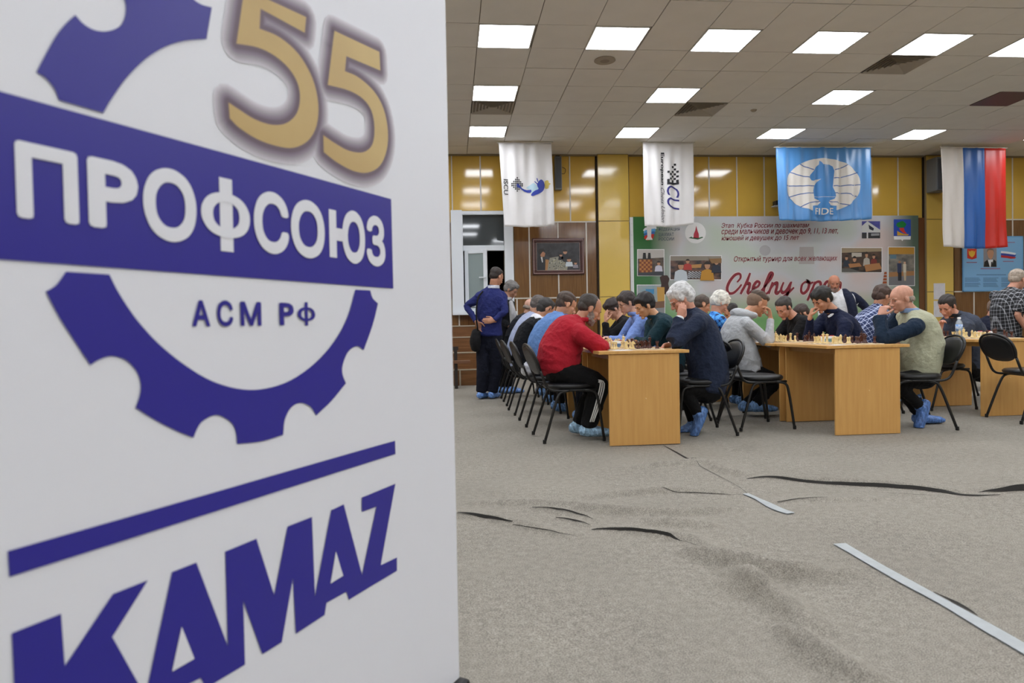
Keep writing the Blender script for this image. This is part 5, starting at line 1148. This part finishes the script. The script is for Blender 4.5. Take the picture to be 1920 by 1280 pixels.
    if beard:
        m2 = MB()
        for c, r in (((.052, 0, -.085), (.045, .050, .036)), ((.074, 0, -.104), (.024, .030, .022)), ((.088, 0, -.054), (.012, .026, .008))): m2.ell(X(c), np.array(r) * k, Rh, 16, 12)
        for s in (-1, 1):
            m2.ell(X((.030, s * .050, -.055)), np.array((.034, .014, .042)) * k, Rh); m2.ell(X((.010, s * .064, -.02)), np.array((.016, .010, .034)) * k, Rh)
        me = remesh(m2, vox, 'beard', 2); V, N = get_v(me), get_n(me); set_v(me, V + N * (wav(V, 5, 190, 4) * .003)[:, None]); put(me, 'beard', mat('beard_' + beard, beard, .8, var=.25, vscale=90, bump=.5, bscale=280), t)
    if glasses:
        g = MB()
        for s in (-1, 1):
            ring = [X((.097 - .35 * abs(.033 + .021 * math.cos(a) - .033), s * (.033 + .022 * math.cos(a)), -.006 + .017 * math.sin(a))) for a in np.linspace(0, 2 * math.pi, 15)]
            g.tube(ring, .0017, 5, 1); g.tube([X((.088, s * .055, .002)), X((.04, s * .079, .004)), X((-.005, s * .082, .004)), X((-.018, s * .080, -.010))], .0018, 5, 2)
        g.tube([X((.099, -.011, -.002)), X((.101, 0, .0)), X((.099, .011, -.002))], .0017, 5, 1); g.build('glasses', mat('spectacle_frame_' + glasses, glasses, .3, metal=.3), t, True)
    # upper garment
    tm = cloth(top[0], top[1]) if not isinstance(top[1], bpy.types.Material) else top[1]
    mb = MB(); mb.loft(Sp + [Nk + (Nk - Sp[-1]) * .12], rad + [(.060, .068)], Lf, 20, 3, capl=.3)
    S1, S2 = A[0][0], A[1][0]
    mb.loft([S1, S1 * .55 + S0 * .45 + np.array([0, 0, .012]), S0 + np.array([0, 0, .03]) + (Sp[-1] - S0) * .1, S2 * .55 + S0 * .45 + np.array([0, 0, .012]), S2], [(.060, .058), (.070, .064), (.082, .066), (.070, .064), (.060, .058)], F, 14, 3)
    sl = MB()
    def sleeves(m_, sc=1.0, ends=sleeve_end):
        for i, (S, e, w, sd) in enumerate(A):
            r0, r1, r2, r3 = [x * sc for x in sleeve]
            if ends[i] >= .99: m_.loft([S + (S0 - S) * .25, S, S * .5 + e * .5, e, e * .55 + w * .45, w - (w - e) * .06], [r0, r0, r1 * 1.04, r2 * 1.05, (r2 + r3) / 2, r3], F, 14, 3, capl=.15)
            elif ends[i] > .5: q = (ends[i] - .5) * 2; m_.loft([S + (S0 - S) * .25, S, S * .5 + e * .5, e, e * (1 - q) + w * q], [r0, r0, r1, r2, r3 * 1.1], F, 14, 3, capl=.15)
            else: q = ends[i] * 2; m_.loft([S + (S0 - S) * .25, S, S * (1 - q) + e * q], [r0, r0, r1], F, 14, 3, capl=.15)
    sleeves(mb if not vest else sl)
    if vest:
        inner = MB(); inner.loft(Sp[-2:] + [Nk - (Nk - Sp[-1]) * .1], [(r[0] * .9, r[1] * .9) for r in rad[-2:]] + [(.06, .07)], Lf, 16, 2, capl=.3)
        inner.v += sl.v; inner.f += [tuple(i + inner.n for i in f) for f in sl.f]; inner.n += sl.n
        me = remesh(inner, .008, 'shirt', 4); folds(me, 3, fold); put(me, 'shirt', cloth(*vest), t)
    me = remesh(mb, .008, top[0], 5, dec=.6); folds(me, int(abs(base[0] * 100)) + 7, fold); put(me, top[2] if len(top) > 2 else 'shirt', tm, t)
    if collar:                                    # a collar standing round the neck
        m2 = MB(); up = nrm(Nk - Sp[-1]); c0 = Nk - up * .012
        for q, (dz, rr_) in enumerate(((0, .073), (.022, .068))):
            ring = [c0 + up * dz + (F * math.cos(a) * rr_ + Lf * math.sin(a) * (rr_ + .004)) for a in np.linspace(0, 2 * math.pi, 17)]
            m2.tube(ring, .013, 8, 1)
        put(remesh(m2, .0065, 'collar', 3), 'collar', cloth(collar[0], collar[1]), t)
    if cuff:
        for i, (S, e, w, sd) in enumerate(A):
            if cuff[1][i]: MB().loft([w - (w - e) * .10, w - (w - e) * -.05], [.035, .035], F, 14, 1, capl=.1).build('cuff', cloth('cuff_' + cuff[0], cuff[0]), t, True)
    # trousers
    if legs is None or len(legs):
        mb = MB(); tr = cloth(*trouser); r0, r1, r2 = leg_r
        mb.loft([Lg[0][0] + Lf * Lg[0][3] * .02, base, Lg[1][0] + Lf * Lg[1][3] * .02], [(.11, .11), (.125, .12), (.11, .11)], F, 14, 2)
        if not seat: mb.loft([Sp[0], base * .6 + (Lg[0][1] + Lg[1][1]) * .2], [(rad[0][0] * .8, rad[0][1] * .9), (.10, .15)], Lf, 16, 2)
        for H, kn, an, sd in Lg: mb.loft([H, H * .5 + kn * .5, kn, kn * .5 + an * .5, an + (kn - an) * .04], [r0 * 1.08, r0, r1 * 1.05, (r1 + r2) / 2, r2], Lf, 14, 3, capl=.3)
        me = remesh(mb, .009, 'trousers', 4, dec=.5); folds(me, int(abs(base[1] * 100)) + 3, fold * .9, 26); put(me, 'trousers', tr, t)
        if shoes:
            for i, (H, kn, an, sd) in enumerate(Lg):
                fd = nrm(np.array(shoe_dir[i] if shoe_dir else F)); dn = nrm(-np.array([0, 0, 1.0]) - fd * np.dot((0, 0, -1.0), fd)) if abs(fd[2]) < .9 else nrm(kn - an) * -1
                if shoe_dir and abs(fd[2]) > .4: dn = nrm(np.cross(fd, Lf)); dn = dn if dn[2] < 0 else -dn; 
                m2 = MB(); sdv = np.cross(fd, dn)
                m2.loft([an - fd * .055 + dn * .030, an + fd * .0 + dn * .030, an + fd * .08 + dn * .042, an + fd * .17 + dn * .05, an + fd * .215 + dn * .055], [(.040, .040), (.050, .046), (.038, .052), (.030, .052), (.020, .036)], sdv, 16, 3, capl=.5)
                m2.loft([an + dn * .03, an - dn * .02], [.048, .046], sdv, 12, 1, capl=.3)
                me = remesh(m2, .007, 'cover', 2, dec=.6); V, N = get_v(me), get_n(me); w = wav(V, i + 31, 170, 4); V = V + N * (np.clip(1 - np.abs(w) * 2, -.5, 1) * .0045)[:, None]
                if ground: V[:, 2] = np.maximum(V[:, 2], .006)
                set_v(me, V)
                put(me, 'shoe_cover' if cover else 'shoe', mat('blue_shoe_cover_' + cover, cover, .25, var=.4, vscale=60, stretch=(1, 1, .4), bump=.8, bscale=90, bdist=.01, spec=.8) if cover else mat('black_shoe', '141416', .4), t)
                if sock: MB().loft([an + (kn - an) * .0, an + (kn - an) * .2], [.040, .040], Lf, 12, 1).build('sock', cloth('sock_' + sock, sock), t, True)
    return dict(t=t, A=A, Lg=Lg, C=C, R=Rh, J=J, F=F, Lf=Lf, Sp=Sp, Nk=Nk, S0=S0, sk=sk)
T_ = 'c48f70'
# ---- row one, facing right
p = person('man in a red sweater with a grey beard leaning on the nearest table', 5.72, (1106, 579), (1088, 599), [(1046, 692, .185, .20), (1048, 664, .185, .205), (1057, 637, .172, .20), (1073, 613, .145, .20)], ('red_sweater', 'a81d2d', 'sweater'),
       yaw=0, hp=32, skin_t='b98468', hair=('receding', '3b342f'), beard='8b8179', arms=[((1127, 650, -.20), (1124, 652, .10)), ((1122, 645, .25), (1130, 646, .02))], shN=(1087, 625, -.20), legs=[((1122, 722, -.12), (1102, 800, -.10)), ((1118, 722, .12), (1083, 795, .14))],
       sleeve=(.080, .072, .060, .045), trouser=('trouser_black', '0a0a0c'), leg_r=(.110, .084, .060), cover='9cc2e8', sock='d8d4cc', vox=.0045, collar=('red_sweater', 'a81d2d'), fold=.014)
kn, an = p['Lg'][0][1], p['Lg'][0][2]; H = p['Lg'][0][0]
for i in range(3):
    off = p['Lf'] * -.0 + np.array([0, -1, 0]) * .088 + p['F'] * (-.012 + .016 * i); a0 = kn + (H - kn) * .08 + np.array([0, 0, .045 - .016 * i])
    MB().loft([a0 + np.array([0, -.075, 0]) - p['F'] * .02, kn + np.array([0, -.092, .02]) + p['F'] * (.03 - .016 * i), kn * .5 + an * .5 + np.array([0, -.082, 0]) + p['F'] * (.03 - .016 * i), an * .85 + kn * .15 + np.array([0, -.068, 0]) + p['F'] * (.022 - .014 * i)], [(.006, .004)] * 4, (1, 0, 0), 6, 4).build('side_stripe', cloth('stripe_white', 'dcdcd8'), p['t'], True)
person('man in a light blue shirt seated behind the man in red', 6.62, (1062, 571), (1050, 592), [(1021, 690, .15, .18), (1018, 655, .155, .185), (1026, 628, .155, .19), (1040, 606, .12, .185)], ('blue_shirt', '6286bd', 'shirt'),
       hp=28, hy=8, skin_t='c59072', hair=('short', '4a3c33'), arms=[((1085, 645, -.18), (1110, 646, -.05)), None], trouser=('trouser_navy', '1c2230'), vox=.005, collar=('blue_shirt', '6286bd'), sleeve=(.068, .058, .046, .036))
p = person('dark-haired man in a black sweater with a white collar behind the blue shirt', 7.50, (1024, 580), (1013, 597), [(986, 692, .14, .18), (985, 655, .15, .18), (993, 628, .15, .18), (1004, 608, .11, .18)], ('black_sweater', '0c0e14', 'sweater'),
       hp=30, hy=5, skin_t='bd8c72', hair=('short', '2e2b2a'), trouser=('trouser_black', '0a0a0c'), vox=.0055, collar=('white_collar', 'd5d5dc'))
MB().loft([p['Nk'] + p['Lf'] * -.15 + np.array([-.02, 0, -.03]), p['Nk'] + np.array([-.05, 0, .0]), p['Nk'] + p['Lf'] * .15 + np.array([-.02, 0, -.03])], [(.05, .05), (.06, .065), (.05, .05)], (1, 0, 0), 12, 3).build('white_yoke', cloth('white_collar', 'd5d5dc'), p['t'], True)
person('grey-haired man in a pale striped shirt third behind the man in red', 8.38, (1010, 573), (1002, 591), [(976, 690, .14, .18), (974, 650, .15, .18), (982, 622, .14, .18), (993, 602, .11, .18)], ('striped_pale_shirt', '9ba4c0', 'shirt'), hp=28, skin_t='b98a70', hair=('short', '5c5552'), vox=.006)
person('bald man in a dark jacket farthest along the row of the man in red', 9.28, (996, 577), (988, 592), [(966, 690, .14, .18), (965, 645, .15, .18), (972, 618, .14, .18), (981, 602, .11, .18)], ('dark_jacket', '23262e', 'jacket'), hp=25, skin_t='c79a84', hair=('bald', '8a7c70'), vox=.006)
# ---- row one, facing left
p = person('white-haired man with glasses in a navy blazer leaning his cheek on his hand', 5.74, (1277, 560), (1294, 583), [(1322, 730, .150, .20), (1327, 698, .165, .205), (1322, 660, .165, .205), (1312, 624, .155, .20), (1302, 600, .12, .19)], ('navy_blazer', '222b40', 'blazer'),
       yaw=180, hp=33, hy=-4, skin_t='c98f78', hair=('fluffy', 'cfcfd0'), glasses='6a5a4c', shN=(1310, 606, -.18), arms=[((1263, 641, -.22), (1274, 597, -.14)), ((1265, 645, .2), (1259, 646, .02))], cuff=('dfe0e4', (1, 1)), collar=('navy_blazer', '222b40'), handp=((0, 1, .2), None),
       handd=((.35, .05, 1), (-1, -.3, -.1)), curl=(.35, .5), legs=[((1283, 724, -.10), (1308, 775, -.10)), ((1280, 722, .12), (1300, 790, .12))], shoe_dir=[(-.45, 0, -.9), (-.9, 0, -.3)], sleeve=(.075, .065, .058, .044), trouser=('trouser_black', '0a0a0c'), cover='4f76b0', vox=.0045, ground=True, fold=.010)
person('black-haired teenager in a dark green sweater across from the blue shirt', 6.62, (1209, 573), (1229, 594), [(1255, 690, .14, .17), (1258, 655, .145, .17), (1252, 627, .14, .17), (1240, 606, .11, .165)], ('green_sweater', '11303a', 'sweater'), yaw=180, hp=26, hy=6, skin_t='c79570',
       hair=('full', '121013'), arms=[((1220, 640, -.20), (1200, 642, -.02)), ((1215, 640, .1), (1192, 641, -.03))], vox=.0047, sleeve=(.070, .060, .050, .040), collar=('green_sweater', '11303a'), k=.98)
person('man with glasses in a light blue shirt behind the teenager in green', 7.50, (1175, 568), (1190, 588), [(1212, 690, .14, .17), (1214, 650, .14, .17), (1210, 622, .13, .17), (1202, 602, .10, .17)], ('light_blue_shirt', '7691cf', 'shirt'), yaw=180, hp=22, hy=10, skin_t='c89880', hair=('full', '352c2a'),
       glasses='2a2624', vox=.005, collar=('light_blue_shirt', '7691cf'), k=1.0)
person('man in black covering his face with a raised hand on the first row', 8.40, (1149, 579), (1162, 596), [(1184, 690, .14, .18), (1186, 652, .15, .18), (1182, 626, .15, .19), (1173, 608, .11, .18)], ('black_hoodie', '0a0a0d', 'hoodie'), yaw=180, hp=38, hy=10, skin_t='c29078', hair=('full', '2d211f'), arms=[((1137, 636, -.22), (1136, 604, -.20)), None],
       handd=((.0, .1, 1), None), handp=((1, .3, 0), None), curl=(.15, .5), vox=.005, sleeve=(.066, .056, .046, .036))
# ---- row two, facing right
p = person('youth in a grey hoodie pressing his hand to his forehead', 6.66, (1420, 569), (1402, 588), [(1401, 694, .15, .18), (1392, 665, .155, .185), (1381, 635, .15, .185), (1387, 608, .13, .185)], ('grey_hoodie', 'b0b3b7', 'hoodie'), hp=24, skin_t='c08a6a', hair=('quiff', '4a3a2e'), lab_hair=1,
       arms=[((1441, 641, -.2), (1445, 596, -.12)), ((1425, 640, .2), (1412, 656, .05))], handd=((-.12, .1, 1), (-.6, -.2, -1)), handp=((-1, .2, 0), None), curl=(.75, .6), shN=(1400, 607, -.17), legs=[((1452, 716, -.08), (1417, 757, -.05)), ((1450, 716, .1), (1398, 757, .1))], sock='9a9a98', trouser=('trouser_black', '0a0a0c'), vox=.0047, cover='6f9ad0', sleeve=(.066, .058, .050, .038), fold=.009)
hd = MB(); N = p['Nk']; hd.loft([N + np.array([.03, -.11, -.02]), N + np.array([-.075, -.08, .0]), N + np.array([-.115, 0, .01]), N + np.array([-.075, .08, .0]), N + np.array([.03, .11, -.02])], [(.045, .03), (.055, .042), (.06, .05), (.055, .042), (.045, .03)], (0, 0, 1), 12, 3)
hd.loft([N + np.array([-.10, 0, -.02]), N + np.array([-.13, 0, -.09]), N + np.array([-.12, 0, -.15])], [(.045, .09), (.04, .075), (.02, .03)], (0, 1, 0), 12, 3); me = remesh(hd, .008, 'hood', 4); folds(me, 4, .008); put(me, 'hood', cloth('grey_hoodie', 'b0b3b7'), p['t'])
M_bp = mat_plaid('blue_plaid_flannel', '16264a', '2f78cc', '58a8ee', .075, .42)
person('person with fluffy white hair in a bright blue plaid shirt', 7.56, (1350, 568), (1342, 588), [(1328, 695, .14, .17), (1326, 655, .15, .175), (1330, 625, .14, .175), (1336, 604, .11, .17)], ('blue_plaid', M_bp, 'shirt'), hp=34, skin_t='c68f76', hair=('fluffy', 'd9d6cc'), vox=.005, k=.97)
person('brown-haired person partly hidden behind the navy blazer', 8.5, (1317, 572), (1310, 590), [(1296, 690, .14, .17), (1296, 650, .14, .17), (1300, 625, .13, .17), (1305, 604, .11, .17)], ('umber_top', '3a3330', 'shirt'), hp=20, hair=('short', '4c4038'), vox=.0065)
# ---- row two, facing left
p = person('bald man in a pale khaki vest resting his mouth on his fist', 5.76, (1690, 560), (1706, 582), [(1722, 705, .150, .19), (1724, 675, .170, .20), (1726, 645, .165, .20), (1722, 615, .145, .20), (1713, 596, .115, .18)], ('khaki_vest', 'b2b39a', 'vest'), yaw=180, hp=14, hy=-2, skin_t='c9937c', hair=('bald', '9a8c80'),
       vest=('navy_shirt', '17283c'), shN=(1716, 614, -.19), arms=[((1656, 636, -.15), (1650, 592, -.06)), ((1650, 640, .2), (1668, 641, .05))], handd=((.45, .0, .9), None), handp=((.9, .3, -.3), None), curl=(1.0, .6), collar=('pale_blue_collar', '8aa4cc'), legs=[((1680, 716, -.10), (1726, 762, -.10)), ((1680, 716, .12), (1726, 786, .10))],
       shoe_dir=[(-.38, 0, -.92), (1, 0, 0)], sleeve=(.072, .064, .056, .044), trouser=('trouser_black', '0a0a0c'), cover='4f79bd', vox=.0045, fold=.013)
p = person('black-haired man in a navy zipped top with his hand at his nose', 6.70, (1541, 562), (1561, 583), [(1588, 690, .15, .19), (1590, 655, .165, .20), (1584, 625, .16, .20), (1573, 602, .13, .19)], ('navy_hoodie', '121a36', 'hoodie'), yaw=180, hp=30, hy=14, skin_t='c0896c', hair=('full', '16130f'),
       shN=(1585, 612, -.2), arms=[((1578, 640, -.26), (1552, 641, -.12)), ((1516, 636, .12), (1519, 594, .0))], handd=(None, (.3, 0, 1)), handp=(None, (1, -.2, 0)), curl=(.5, 1.0), vox=.0047, sleeve=(.078, .068, .056, .042), collar=('navy_hoodie', '121a36'), k=1.02)
MB().loft([U(1553, 594, 6.46), U(1559, 590, 6.455), U(1563, 588, 6.45)], [(.004, .010), (.004, .014), (.002, .005)], (0, 0, 1), 6, 2).build('chest_emblem', cloth('emblem_white', 'c9ccd4'), p['t'])
person('dark-haired man in a black jacket bent over the board beyond the navy top', 7.70, (1470, 577), (1488, 594), [(1512, 690, .15, .19), (1514, 655, .165, .21), (1508, 628, .165, .21), (1498, 607, .13, .20)], ('black_jacket', '0c0c0f', 'jacket'), yaw=180, hp=34, hy=22, skin_t='c78d72', hair=('short', '38322e'), vox=.005, k=1.03, sleeve=(.078, .068, .056, .042))
person('brown-haired person of whom little more than the crown shows beyond the black jacket', 8.6, (1503, 588), (1512, 600), [(1520, 690, .13, .17), (1520, 650, .13, .17), (1519, 625, .13, .17), (1516, 612, .11, .17)], ('dark_top', '2a2c33', 'shirt'), yaw=180, hp=40, hair=('short', '3d2f2a'), vox=.007)
person('black-haired player facing the person in blue plaid, far along the second row', 9.1, (1371, 586), (1382, 603), [(1398, 690, .13, .16), (1399, 655, .13, .16), (1396, 630, .13, .16), (1390, 614, .11, .16)], ('olive_top', '4a5440', 'shirt'), yaw=180, hp=30, hair=('short', '201a18'), vox=.006)
# ---- row three
M_wp = mat_plaid('navy_white_plaid', '27345c', '98a3c4', 'd6daea', .04, .16, (0, .5, 0))
person('brown-haired man in a blue and white plaid shirt behind the bald man in the vest', 7.45, (1654, 556), (1646, 575), [(1598, 690, .14, .18), (1606, 655, .155, .19), (1617, 622, .155, .19), (1631, 596, .12, .18)], ('white_plaid', M_wp, 'shirt'), hp=22, hy=10, skin_t='b88468', hair=('full', '4a3830'), vox=.005, arms=[((1652, 640, -.2), (1680, 640, 0)), None])
person('man in a dark grey jacket bending over the board right of the vest', 7.42, (1776, 574), (1792, 591), [(1816, 690, .15, .19), (1818, 655, .165, .20), (1814, 626, .165, .20), (1804, 604, .13, .20)], ('grey_jacket', '3c4250', 'jacket'), yaw=180, hp=30, hy=24, skin_t='c68c74', hair=('short', '2b2420'), k=1.05, shN=(1812, 612, -.2), arms=[((1806, 645, -.22), (1784, 646, -.1)), ((1766, 642, .1), (1763, 618, -.1))],
       handd=(None, (.1, 0, 1)), curl=(.5, 1.1), vox=.005, sleeve=(.078, .068, .056, .042), collar=('dark_collar', '25282e'))
person('bald man in dark navy facing away beyond the water bottle', 8.42, (1865, 580), (1858, 596), [(1846, 700, .15, .19), (1848, 660, .16, .20), (1850, 632, .16, .20), (1853, 610, .13, .20)], ('dark_navy_top', '191d30', 'sweater'), yaw=25, hp=28, skin_t='c79078', hair=('receding', '7a6456'), vox=.006)
# ---- standing people
p = person('standing man in a bright navy suit seen from behind with a hand on his back', 9.15, (931, 519), (925, 538), [(917, 628, .14, .19), (918, 606, .125, .165), (918, 578, .13, .185), (922, 555, .11, .19)], ('navy_suit', '222960', 'suit_jacket'), yaw=62, hp=24, hy=-25, skin_t='b98468', hair=('short', '2a211d'), seat=False,
       shN=(943, 556, -.02), shF=(901, 556, .02), arms=[((946, 584, -.16), (926, 601, -.19)), ((875, 574, .05), (894, 604, -.10))], handd=((-1, -.2, .0), (.4, .3, -.7)), handp=((.3, 1, 0), None), curl=(.2, .4), legs=[((931, 690, 0), (923, 741, 0)), ((906, 690, 0), (902, 740, 0))], trouser=('suit_trouser', '0e1120'), hip_w=.085, leg_r=(.10, .085, .075), cover='6f9ae0', vox=.0055, collar=('shirt_white', 'c9cdd8'))
MB().loft([U(893, 622, 9.08), U(891, 640, 9.06), U(892, 654, 9.06)], [(.06, .10), (.075, .12), (.06, .10)], (0, 1, 0), 10, 3).build('shoulder_bag', cloth('black_bag', '101012'), p['t'], True)
MB().tube([U(896, 622, 9.0), U(893, 590, 8.98), U(896, 560, 9.02), U(905, 546, 9.1)], .011, 8).build('bag_strap', cloth('black_bag', '101012'), p['t'], True)
person('standing grey-haired man in a black jacket over a pale grey shirt looking down', 9.85, (958, 543), (950, 560), [(948, 648, .12, .15), (950, 622, .12, .155), (948, 596, .12, .165), (947, 574, .10, .17)], ('black_jacket_open', '17181d', 'jacket'), yaw=-25, hp=32, skin_t='a87c64', hair=('full', '6d6a68'), seat=False,
       arms=[((941, 600, -.12), (955, 612, -.2)), ((962, 600, .1), (958, 615, -.05))], legs=[((943, 690, 0), (940, 734, 0)), ((956, 690, .05), (955, 733, .05))], trouser=('trouser_black', '0a0a0c'), cover='6f9ae0', vox=.006, collar=('pale_shirt', 'a9a9ac'), vest=None)
MB().loft([U(958, 566, 9.68), U(962, 590, 9.62), U(964, 622, 9.62)], [(.03, .05), (.05, .07), (.05, .06)], (0, 1, 0), 12, 3).build('shirt_front', cloth('pale_shirt', 'a9a9ac'), COL.objects[-1] if False else bpy.data.objects[[o.name for o in bpy.data.objects if o.get('label', '').startswith('standing grey-haired')][0]], True)
p = person('standing bald man in a white shirt and navy jacket leaning on both arms', 9.6, (1564, 531), (1570, 547), [(1592, 640, .12, .16), (1590, 610, .12, .165), (1583, 580, .13, .175), (1576, 560, .11, .18)], ('white_shirt', 'dcdee2', 'shirt'), yaw=-112, hp=14, skin_t='b5775c', hair=('bald', '5a4438'), seat=False,
       shN=(1552, 556, 0), shF=(1597, 556, 0), arms=[((1538, 566, -.1), (1540, 600, -.2)), ((1620, 574, 0), (1641, 606, -.1))], legs=[((1584, 690, 0), (1583, 740, 0)), ((1600, 690, 0), (1600, 740, 0))], trouser=('trouser_black', '0a0a0c'), vox=.006, sleeve=(.06, .052, .046, .036), beard='8a7468')
m2 = MB(); J = p['J']; m2.loft([J((1603, 640, -.12)), J((1601, 610, -.13)), J((1598, 580, -.13)), J((1591, 558, -.10)), J((1582, 547, -.02))], [(.10, .07), (.10, .07), (.10, .07), (.085, .07), (.06, .06)], p['Lf'], 14, 3); m2.loft([J((1592, 556, .02)), J((1600, 557, 0)), J((1621, 574, 0)), J((1638, 600, -.09))], [.07, .072, .062, .05], (0, 0, 1), 12, 3)
m2.loft([J((1563, 545, .12)), J((1552, 550, .06)), J((1544, 552, .0)), J((1540, 562, -.05))], [.06, .066, .062, .05], (0, 0, 1), 12, 3); me = remesh(m2, .009, 'jacket', 4); folds(me, 9, .006); put(me, 'jacket', cloth('deep_navy_jacket', '1d2338'), p['t'])
M_bw = mat_plaid('black_white_plaid', '1a1a1e', '74767c', 'b2b3b8', .042, .16, (0, .2, 0))
person('standing balding man in a black and white plaid short-sleeved shirt by the information board', 7.62, (1909, 524), (1897, 543), [(1888, 640, .12, .16), (1887, 612, .13, .17), (1886, 582, .14, .18), (1891, 558, .12, .185)], ('bw_plaid', M_bw, 'shirt'), yaw=8, hp=18, skin_t='c58e76', hair=('receding', 'a89a8c'), seat=False,
       arms=[((1908, 590, -.2), (1928, 622, -.2)), ((1912, 592, .18), (1934, 622, .15))], sleeve_end=(.42, .42), legs=[((1890, 690, 0), (1890, 745, 0)), ((1896, 690, .15), (1896, 745, .15))], trouser=('trouser_black', '101114'), vox=.005, sleeve=(.07, .066, .05, .04))

# ---- a crumpled white garment on the second chair
lump = MB(); cc = np.array([.76, 6.60, .545])
for i in range(7): lump.ell(cc + np.array([rnd.uniform(-.05, .05), rnd.uniform(-.06, .06), rnd.uniform(-.05, .05)]), (.05, .05, .045))
wg = thing('white_garment', 'crumpled white garment lying on the black chair behind the man in red', 'clothing', tuple(cc)); me = remesh(lump, .008, 'cloth', 3); folds(me, 3, .014, 60); put(me, 'cloth', cloth('garment_white', 'd2d4da'), wg)

bz = [o for o in bpy.data.objects if o.get('label', '').startswith('white-haired man with glasses')][0]
MB().loft([U(1301, 590, 5.60), U(1295, 604, 5.555), U(1288, 618, 5.53)], [(.006, .020), (.007, .026), (.004, .010)], (.8, 0, .5), 8, 3).build('lapel', cloth('navy_blazer', '222b40'), bz, True)
